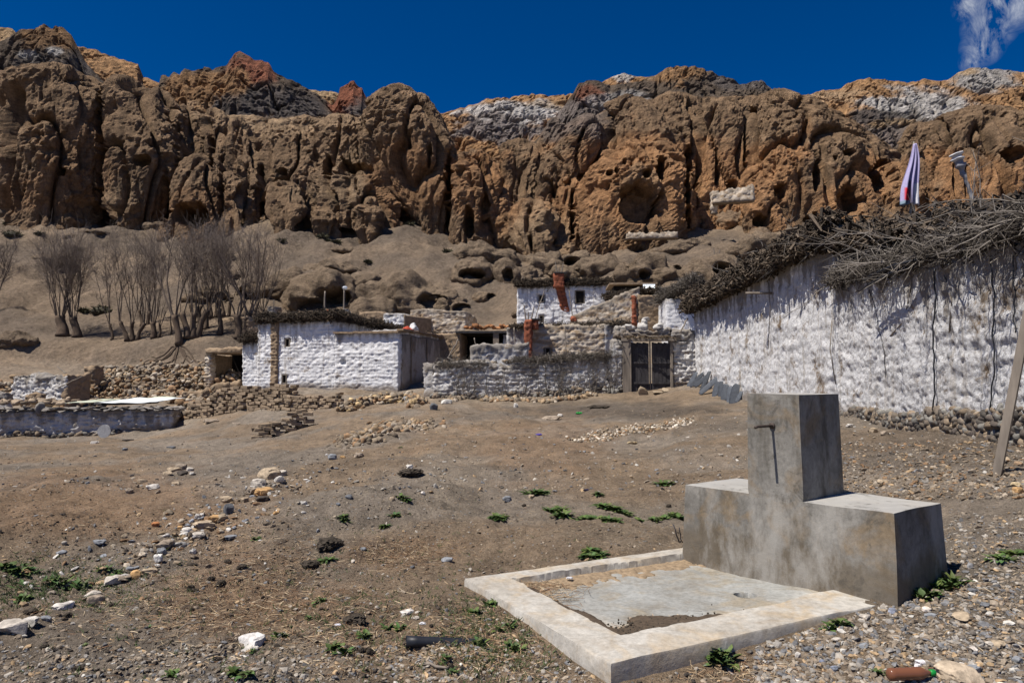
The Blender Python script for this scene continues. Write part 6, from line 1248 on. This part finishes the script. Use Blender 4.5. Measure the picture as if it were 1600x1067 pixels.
RK = [(22,985,52,22,W_2,'large half-buried pale stone at the left edge of the stone line'),(47,978,24,14,W_1,'whitish stone touching the large pale one at the left edge'),(100,952,30,13,W_1,'long white stone in the line above the dark droppings'),(72,968,14,9,G_1,'small grey stone closing the gap in the stone line'),(144,932,22,12,W_2,'wedge-shaped cream stone in the stone line'),(150,944,26,16,T_2,'brown rough clod lying just below the stone line'),(175,914,26,13,W_2,'cream ledge stone cut by a dark crack in the stone line'),(190,905,30,7,T_2,'flat brown slab end in the stone line'),(213,903,17,15,O_1,'bright ochre stone, the most yellow one of the stone line'),(204,893,12,9,G_1,'small round grey stone above the ochre one'),(232,896,24,10,T_1,'tan flat stone right of the ochre one'),(247,880,13,17,(.62,.6,.56),'tall white tilted stone of the stone line'),(253,866,14,12,G_1,'blue-grey stone behind the tall white one'),(258,855,24,13,T_2,'rounded brown stone near the top of the stone line'),
 (292,834,16,10,W_1,'oval cream stone, lying alone between two ochre ones'),(282,828,10,7,O_1,'small ochre stone left of the oval cream stone'),(243,822,11,8,(.40,.17,.07),'rusty red-brown round stone'),(318,824,30,12,T_1,'tan and grey layered stone pair on the bank'),(335,815,22,12,O_1,'orange-brown chunk halfway up the bank'),(310,840,20,8,W_2,'pale flat stone under the layered pair'),(358,801,14,20,G_2,'dark upright pointed stone on the bank'),(345,812,20,10,T_1,'broad tan stone below the pointed dark one'),(352,783,20,10,T_1,'tan stone on top of the pointed dark one'),(308,810,10,8,W_1,'bright white pebble above the bank'),(362,842,22,5,G_1,'thin grey slate chip lying flat in mid ground'),(154,850,18,7,G_1,'grey-brown flat stone in the left middle ground'),(100,852,8,6,W_2,'single pale pebble left of the flat grey-brown stone'),
 (420,748,36,22,T_1,'largest block of the heap on the bank'),(404,758,22,12,W_2,'pale block left of the largest one of the heap'),(412,775,28,15,O_1,'ochre block at the foot of the heap'),(436,752,14,12,W_1,'white stone right of the largest block'),(395,770,20,12,T_2,'brown block at the lower left of the heap'),(382,785,16,10,T_1,'tan stone trailing below the heap'),(440,742,16,10,W_2,'pale stone at the upper right of the heap'),(412,783,20,9,D_1,'dark stone under the ochre block'),
 (272,737,22,10,T_1,'left stone of the small heap in the left distance'),(285,733,20,12,T_2,'middle brown stone of the small heap in the left distance'),(262,742,14,8,T_1,'small stone on the left of the small distant heap'),(296,736,12,8,W_2,'pale stone at the right of the small distant heap'),(285,742,16,8,D_1,'dark stone under the small distant heap'),(222,755,14,6,T_1,'elongated tan stone below the small distant heap'),(240,763,20,8,W_1,'white stone in the loose trio of the left distance'),(202,770,12,10,T_2,'rough brown stone left of the loose trio'),(275,757,14,6,T_1,'right stone of the loose trio'),
 (398,1008,44,20,(.52,.50,.48),'large whitish ridged rock low in the middle left'),(392,1016,24,9,W_1,'splinter in front of the large whitish ridged rock'),(699,877,18,8,G_1,'flat grey slate left of the basin corner'),(567,861,10,5,G_1,'small bluish chip in the middle ground'),(645,888,8,5,G_2,'dark grey pebble in the middle ground'),(640,732,11,8,(.6,.57,.52),'white stone beside the dark earth clod'),(519,718,14,12,G_1,'bluish grey rock in the middle distance'),(535,716,9,6,O_1,'orange pebble right of the bluish rock'),(561,714,14,8,T_2,'brown tile-like stone in the middle distance'),(613,783,9,8,T_1,'pale triangular stone beside the weed'),(661,775,7,6,W_1,'white pebble in the centre'),(432,803,10,6,O_1,'orange flat stone left of centre'),(545,779,11,8,G_2,'grey stone in the centre left'),(636,957,22,5,W_1,'white flake near the black pipe'),(649,967,12,5,W_2,'white lump behind the black pipe end'),
 (792,785,14,10,G_1,'rounded grey stone beyond the basin'),(830,778,12,5,T_1,'tan chip beyond the basin'),(988,694,18,4,(.42,.33,.2),'flat yellowish stone on the lane'),(862,655,34,7,T_2,'long brown clod in front of the compound wall'),(875,652,9,6,W_1,'white stone in front of the compound wall'),(806,637,7,9,W_1,'small upright white stone at the foot of the compound wall'),(697,630,18,9,(.5,.48,.44),'white boulder at the left corner of the compound wall'),(678,640,12,14,G_2,'dark stone at the passage between house and wall'),(640,628,24,10,G_1,'grey slab leaning in the rubble by the house corner'),
 (1437,1040,20,12,(.66,.64,.66),'bright white quartz stone near the bottle'),(1500,1062,70,26,(.42,.34,.25),'large flat cream rock beside the bottle, at the bottom edge'),(1520,1051,26,13,G_1,'angular grey stone on the large cream rock'),(1247,1028,10,11,W_1,'small white shard left of the quartz stone'),(1263,1018,15,8,G_2,'dark grey prism-shaped stone right of the weed'),(1285,1040,11,9,(.16,.18,.24),'blue-grey pebble under the prism stone'),(1304,1052,12,10,(.15,.165,.2),'slate-blue pebble close to the bottom edge'),(1350,1010,18,7,G_1,'flat grey flake below the basin corner'),(1308,1003,16,6,W_2,'cream flake below the basin corner'),(1352,966,20,8,W_2,'cream stone by the basin corner'),(1394,958,13,9,(.24,.26,.32),'bluish block at the tip of the basin'),(1380,955,12,5,T_1,'tan flake at the tip of the basin'),(1448,955,14,9,(.58,.52,.46),'pinkish white stone under the tap corner'),(1455,965,20,7,G_1,'long grey stone under the tap corner'),(1518,925,16,5,G_2,'flat slate right of the tap corner weed'),(1505,965,30,8,T_1,'long tan stone right of the tap'),(1538,948,20,6,G_2,'dark slate chip right of the tap'),(1520,1020,14,9,(.6,.54,.48),'pale pink stone near the lower right corner'),(1502,1042,9,6,W_1,'white chip near the lower right corner'),(1560,1010,26,8,T_1,'long tan stone at the lower right'),(1590,1035,16,12,G_1,'grey stone in the lower right corner'),(1546,1008,12,7,W_2,'pale stone left of the long tan one'),
 (1328,668,14,6,W_1,'pale flat stone at the foot of the near wall beside the pillar'),(1365,676,12,11,T_1,'tan upright stone in front of the footing'),(1382,680,14,8,T_2,'brown stone next to the tan upright one'),(1378,753,15,5,T_1,'pale splinter on the slope behind the tap'),(1590,772,16,12,O_1,'orange stone at the right edge'),(1586,760,18,8,(.42,.33,.2),'yellowish flat stone at the right edge'),(1574,720,14,8,T_1,'pink-brown stone behind the leaning pole'),(1592,728,12,8,(.36,.25,.16),'reddish stone right of the leaning pole'),(1185,648,14,9,W_2,'yellow-white stone behind the tap pillar'),(300,742,8,5,W_1,'white pebble right of the small distant heap'),(147,693,14,4,W_1,'white scrap lying before the low left building'),(200,689,16,4,D_1,'dark flat clod before the low left building'),(267,700,14,4,G_2,'flat dark grey stone right of the low building'),(195,704,8,5,G_1,'blue-grey stone in front of the low building'),(330,660,24,6,T_2,'brown block fallen before the brick stack'),(370,664,18,6,T_2,'flat mud block beside the slanting brick wall')]
for a in RK: rock(*a)
# dark clods and dung
CL = [(642,742,34,14,'dark crumbled earth clod around a white stone'),(515,857,38,22,'dark tuft of dug earth and roots left of centre'),(553,975,34,18,'small dark earth clod with straw in the lower middle'),(485,885,26,12,'low dark clod under the dug earth'),(48,960,18,9,'dark dung heap in the grassy corner'),(106,964,12,7,'black clod just below the stone line'),(175,948,8,6,'round black dropping under the brown clod'),(70,1012,12,7,'dark clod in the lower left'),(121,1048,14,10,'black round dung ball near the bottom left'),(34,987,10,8,'black clod by the left edge stone'),(298,922,12,9,'left one of two black dung balls'),(305,926,9,7,'right one of two black dung balls'),(330,908,11,8,'black dung at the left of the dung group'),(345,914,14,9,'longest black dung of the group'),(300,884,14,6,'dark dung above the group'),(378,889,14,8,'dark dung at the right of the group'),(356,880,10,8,'small dark dung at the top right'),(578,1024,11,13,'upright black dung by the weed'),(566,1022,11,10,'brown dung left of the upright black one'),(674,981,6,6,'single black pellet above the pipe'),(705,1044,9,9,'dark clod above the lowest weed'),(819,792,7,5,'tiny dark clod beyond the basin, left one'),(1045,792,8,6,'tiny dark clod left of the tap'),(935,638,34,6,'charred log lying in front of the compound wall'),(1385,868,10,8,'x')]
for a in CL[:-1]: rock(a[0], a[1], a[2], a[3], (.05, .04, .03), a[4], 'dark clods and dung', nm='clod' if 'log' not in a[4] else 'log', sq=.9)
# straw, twigs and debris
def gl(cx_, cy_, sx, sy):
    return lambda: G(np.clip(cx_+r_.normal()*sx, -80, 1690), np.clip(cy_+r_.normal()*sy, 640, 1080), 40)
def litg(name, cx_, cy_, sx, sy, n, lb, cols=STR, **k):
    px = cx_+r_.normal(size=n)*sx; py = np.clip(cy_+r_.normal(size=n)*sy, 650, 1085); q = clear(gmany(px, py)); it = iter(q); return litter(name, lambda: next(it), len(q), lb, cols, **k)
litg('straw', 625, 865, 38, 13, 700, 'reddish straw patch in the middle of the trodden ground')
litg('straw', 300, 935, 120, 40, 2600, 'straw and twigs strewn over the left foreground')
litg('straw', 430, 880, 60, 35, 900, 'straw around the dark droppings left of centre')
litg('straw', 560, 990, 130, 35, 1500, 'dry grass bits over the lower middle')
litg('straw', 770, 1000, 50, 40, 900, 'dry grass and litter along the left side of the basin')
litg('straw', 150, 790, 120, 35, 1300, 'rust-coloured straw crumbs in the left middle ground', STR[1:], L_=(.02, .07))
litg('straw', 850, 800, 260, 60, 2600, 'fine straw bits beyond the basin', L_=(.015, .06))
litg('straw', 1160, 1045, 60, 14, 420, 'dry stalks under the large weed at the basin front')
litg('straw', 1550, 960, 80, 70, 350, 'few dry stalks on the gravel', L_=(.03, .12))
for k, (a, b, c_, d_, rr_, lb) in enumerate([(1052,820,1062,848,.006,'short dark twig standing at the left end of the tap'),(1060,822,1068,848,.005,'second dark twig standing at the left end of the tap'),(662,1041,702,1047,.008,'pale bent twig lying in front of the black pipe'),(300,1040,350,1020,.005,'long pale stalk at the lower left'),(1570,888,1600,892,.004,'reddish dry stalk at the right edge'),(280,985,320,972,.004,'thin dry stalk in the straw')]):
    if k < 2: q1 = G(c_, d_, 20); q0_ = P(a, b, q1[1])
    else: q0_, q1 = G(a, b, 20)+(0, 0, .012), G(c_, d_, 20)+(0, 0, .012)
    V, Fc = tube(np.linspace(q0_, q1, 5)+r_.normal(size=(5, 3))*.006, rr_, 6); tag(mk('twig', V, Fc, M['wood'] if k > 1 else M['darkwood'], loc=tuple(q1)), lb, 'twig')
# weeds
def weed(px, py, wpx, nleaf, lb, seed, hgt=1.0, col=(.058, .098, .032), broad=1.0, grp='green weeds on the ground', nm='weed'):
    r2 = np.random.default_rng(seed); q = G(px, py, 40); D_ = q[1]; w_ = wpx/F*D_/2; mb = MB()
    nr = max(1, int(wpx/16)); cs = [q+np.array((r2.uniform(-.7, .7)*w_, r2.uniform(-.35, .35)*w_, 0)) for _ in range(nr)]
    for i in range(nleaf):
        c = cs[r2.integers(nr)].copy(); c[:2] += r2.normal(size=2)*w_*.10; c[2] = GZ(c[0], c[1])-.004
        a = r2.uniform(0, 2*math.pi); L_ = w_*r2.uniform(.5, 1.0)/max(nr**.3, 1); el = r2.uniform(.25, 1.15); wl = L_*r2.uniform(.15, .26)*broad; m = 6
        t = np.linspace(0, 1, m); e_ = el-t*r2.uniform(.3, .9); dx = np.cumsum(np.cos(e_))*L_/m; dz = np.cumsum(np.sin(e_))*L_/m*hgt
        d2 = np.array((math.cos(a), math.sin(a))); s2 = np.array((-d2[1], d2[0])); wt = wl*np.sin(np.clip(t*1.0+.08, 0, 1)*math.pi)**.8+.001; wv = 1+.25*np.sin(t*23+i)
        cen = np.stack([c[0]+d2[0]*dx, c[1]+d2[1]*dx, c[2]+dz], 1); sd_ = np.stack([s2[0]*wt*wv, s2[1]*wt*wv, wt*.35], 1); sd2 = sd_*(-1, -1, 1)
        V = np.vstack([cen+sd_, cen, cen+sd2]); k = np.arange(m-1); Q = np.vstack([np.stack([k, k+1, m+k+1, m+k], 1), np.stack([m+k, m+k+1, 2*m+k+1, 2*m+k], 1)])
        cc = np.array(col)*r2.uniform(.6, 1.6)*np.array((r2.uniform(.85, 1.35), 1, r2.uniform(.7, 1.1))); mb.add(V, Q, cc)
    return tag(mb.build(nm, M['leaf'], loc=tuple(q)), lb, 'weed', grp)
WD = [(1124,1032,88,60,'largest leafy green weed, growing against the front of the basin'),(1300,982,50,38,'leafy weed by the right part of the basin front'),(1476,918,72,60,'big leafy weed at the foot of the tap corner'),(1440,932,60,34,'lower leafy weed between basin tip and tap corner'),(1582,868,58,40,'leafy weed at the right edge'),(1384,1058,34,26,'weed touching the brown bottle'),(710,1052,30,18,'low weed at the bottom below the pipe'),(700,1030,26,14,'broad-leaved weed in front of the black pipe'),(735,1005,40,26,'weed growing over the end of the black pipe'),(522,1020,46,40,'dense weed in the lower middle'),(440,994,30,26,'weed in the lower left middle'),(612,985,36,24,'weed behind the pipe, left one'),(580,1000,40,26,'weed by the black dung'),(808,1015,44,28,'weed beside the near corner of the basin'),(790,985,36,18,'weed halfway along the left side of the basin'),(760,945,34,22,'weed near the left corner of the basin'),(752,960,34,20,'low weed under the left corner of the basin'),(480,968,20,12,'small weed in the lower middle ground'),(505,942,30,14,'small pair of weed shoots in mid left'),(935,868,50,34,'weed against the far rim of the basin'),(788,810,34,22,'flat weed beyond the basin, lower left one'),(862,797,44,30,'flat weed patch beyond the basin, upper middle'),(905,812,56,44,'wide flat weed patch beyond the basin'),(965,800,50,50,'densest flat weed patch beyond the basin'),(962,815,34,30,'flat weed patch just nearer than the densest one'),(1052,808,40,32,'weed beside the tap’s left end'),(845,772,46,26,'weed patch in the upper row beyond the basin'),(935,773,20,10,'tiny weed in the upper row'),(1030,756,34,14,'thin weed left of the tap, farthest one'),(1008,812,30,12,'sparse weed between the patch and the tap'),(600,823,22,14,'bright small weed in the centre'),(608,808,24,12,'small weed above the bright one'),(548,812,26,14,'weed on the ridge left of centre'),(625,778,28,14,'weed behind the triangular stone'),(512,880,34,20,'weed under the dug earth'),(372,1055,50,30,'weed clump at the bottom left middle'),(280,1055,40,22,'weed clump at the bottom left'),(395,1020,20,8,'tiny weed above the whitish ridged rock'),(130,1010,14,6,'tiny weed in the left foreground'),(238,980,12,6,'tiny upright weed in the straw'),(275,1022,8,6,'single green sprout in the left foreground'),(20,890,60,20,'green patch of weeds at the left edge'),(70,915,60,26,'spreading low weeds in the left corner'),(120,920,50,22,'low weeds above the stone line'),(40,940,44,18,'thin weeds below the green patch at the left'),(170,898,40,14,'thin weeds beside the ochre stone'),(395,845,18,8,'tiny weed in the left middle ground'),(630,700,10,6,'tiny distant weed on the lane')]
for k, a in enumerate(WD):
    far_ = a[1] < 900; weed(a[0], a[1], a[2]*(1.3 if far_ else 1.1), int(a[3]*(5 if far_ else 1.7)), a[4].replace('’', "'"), 500+k, hgt=.55 if far_ else 1.0, broad=1.0 if a[1] > 930 else .7)
n = 1500; px = np.r_[r_.normal(80, 90, 700), r_.normal(560, 220, 500), r_.normal(780, 60, 400)]; py = np.r_[r_.normal(915, 22, 700), r_.normal(960, 70, 500), r_.normal(990, 40, 400)]
q = clear(gmany(px, py)); q = q; m = len(q)*3; C = np.repeat(q, 3, 0)+np.c_[r_.normal(0, .015, (m, 2)), np.zeros(m)]; v = r_.normal(size=(m, 3))*(.6, .6, .2)+(0, 0, .8); L2 = r_.uniform(.012, .04, (m, 1)); mb = MB(); V, Fc = segs(C, C+v*L2, .003, .001, 3)
mb.add(V, Fc, np.repeat(np.array((.07, .10, .035))*r_.uniform(.6, 1.5, (m, 1)), 6, 0)); tag(mb.build('grass', M['leaf'], loc=tuple(q.mean(0))), 'thin green grass blades coming up in the trodden soil', 'grass', None, 'stuff')
# black pipe on the ground
q0_, q1 = G(634, 1012, 20), G(760, 1003, 20); r0 = .031; d = q1-q0_; d[2] = GZ(q1[0], q1[1])-GZ(q0_[0], q0_[1])-.03; 
pts = [q0_+(0, 0, r0*.95)+d*t+(0, 0, -.02*t) for t in np.linspace(0, 1, 8)]
nn_ = 20; V, Fc = tube(pts, r0, nn_, False); V2, F2 = tube(pts, r0*.86, nn_, False); mb = MB(); mb.add(V, Fc); mb.add(V2, [F2[0][:, ::-1]]); k = np.arange(nn_); mb.F[4].append(np.stack([k, k+len(V), (k+1) % nn_+len(V), (k+1) % nn_], 1)); tag(mb.build('plastic_pipe', M['black'], loc=tuple(q0_)), 'length of black plastic pipe half sunk in the ground left of the basin', 'pipe')
# bottle
bt = thing('plastic_bottle', G(1425, 1066, 20), 'brown plastic bottle with a green cap lying at the bottom right edge', 'bottle'); a0 = G(1388, 1072, 20); a1 = G(1462, 1062, 20); ax = a1-a0; ax[2] = 0; Lb_ = np.linalg.norm(ax); ax /= Lb_; c0 = a0.copy(); c0[2] = max(a0[2], a1[2])+.031
m_b, ntb, bb = mat('brown plastic', .25); bb.inputs['Base Color'].default_value = (.16, .065, .035, 1); bb.inputs['Coat Weight'].default_value = .3
m_g, ntb, bb = mat('green cap', .4); bb.inputs['Base Color'].default_value = (.01, .22, .04, 1)
pr = [(0, .02), (.01, .03), (.03, .0305), (.05, .028), (.07, .0305), (.09, .028), (.11, .0305), (.13, .028), (.15, .0305), (.18, .0295), (.205, .02), (.22, .0125), (.235, .0125)]; k_ = Lb_/.26
V, Fc = tube([c0+ax*t*k_ for t, _ in pr], [x for _, x in pr], 18); mk('bottle_body', V, Fc, m_b, parent=bt)
V, Fc = tube([c0+ax*t*k_ for t in (.228, .23, .255, .257)], [.012, .0155, .0155, .013], 16); mk('cap', V, Fc, m_g, parent=bt)
# bits of rubbish far off
for (a, b, col, nm, lb) in ((842, 680, (.09, .07, .32), 'plastic_scrap', 'purple-blue plastic scrap on the lane'), (905, 648, (.03, .30, .06), 'plastic_scrap', 'bright green scrap before the compound wall'), (917, 767, (.02, .02, .05), 'plastic_scrap', 'dark blue scrap among the weeds beyond the basin'), (660, 975, (.55, .55, .56), 'paper_scrap', 'crumpled white scrap above the black pipe'), (528, 978, (.5, .5, .55), 'paper_scrap', 'torn white scrap by the earth clod'), (965, 897, (.5, .5, .52), 'paper_scrap', 'grey-white scrap in the basin silt')):
    q = G(a, b, 60) if lb[-4:] != 'silt' else bas(.72, 1.5, .09); s_ = .0045*q[1]; T, Fc = I2; V = T*(s_, s_*.6, s_*.35)*(1+.5*noise(T*3, a))[:, None]+q+(0, 0, s_*.2); tag(mk(nm, V, Fc, M['cloth'], loc=tuple(q), smooth=False, col=np.tile(col, (len(V), 1))), lb, 'scrap')

# sticks and poles leaning about the roofs and yards of the village
r_ = np.random.default_rng(909)
for (a, b, c_, d_, D_, lb) in ((700, 560, 716, 530, 34, 'thin pole leaning at the left end of the compound wall'), (748, 556, 741, 528, 39, 'thin stick standing before the dark porch'), (806, 555, 803, 512, 38, 'dark stake against the low tan house, left one'), (885, 556, 882, 508, 37.2, 'dark stake against the front of the low tan house'), (1062, 520, 1075, 497, 29.5, 'bent grey branch lying on the wall right of the gate'), (1030, 527, 985, 520, 29.4, 'long stick laid across the gate lintel'), (835, 500, 850, 455, 47.2, 'thin pole leaning on the highest white house, left one'), (895, 497, 889, 452, 47.2, 'thin pole leaning on the highest white house, right one'), (90, 606, 128, 588, 39, 'pole fallen across the left ruin'), (425, 520, 428, 468, 50, 'thin mast behind the corner of the brushwood roof')):
    rod('stick', P(a, b, D_), P(c_, d_, D_+.15), .03, M['wood'], lb, 'stick', wob=.05)
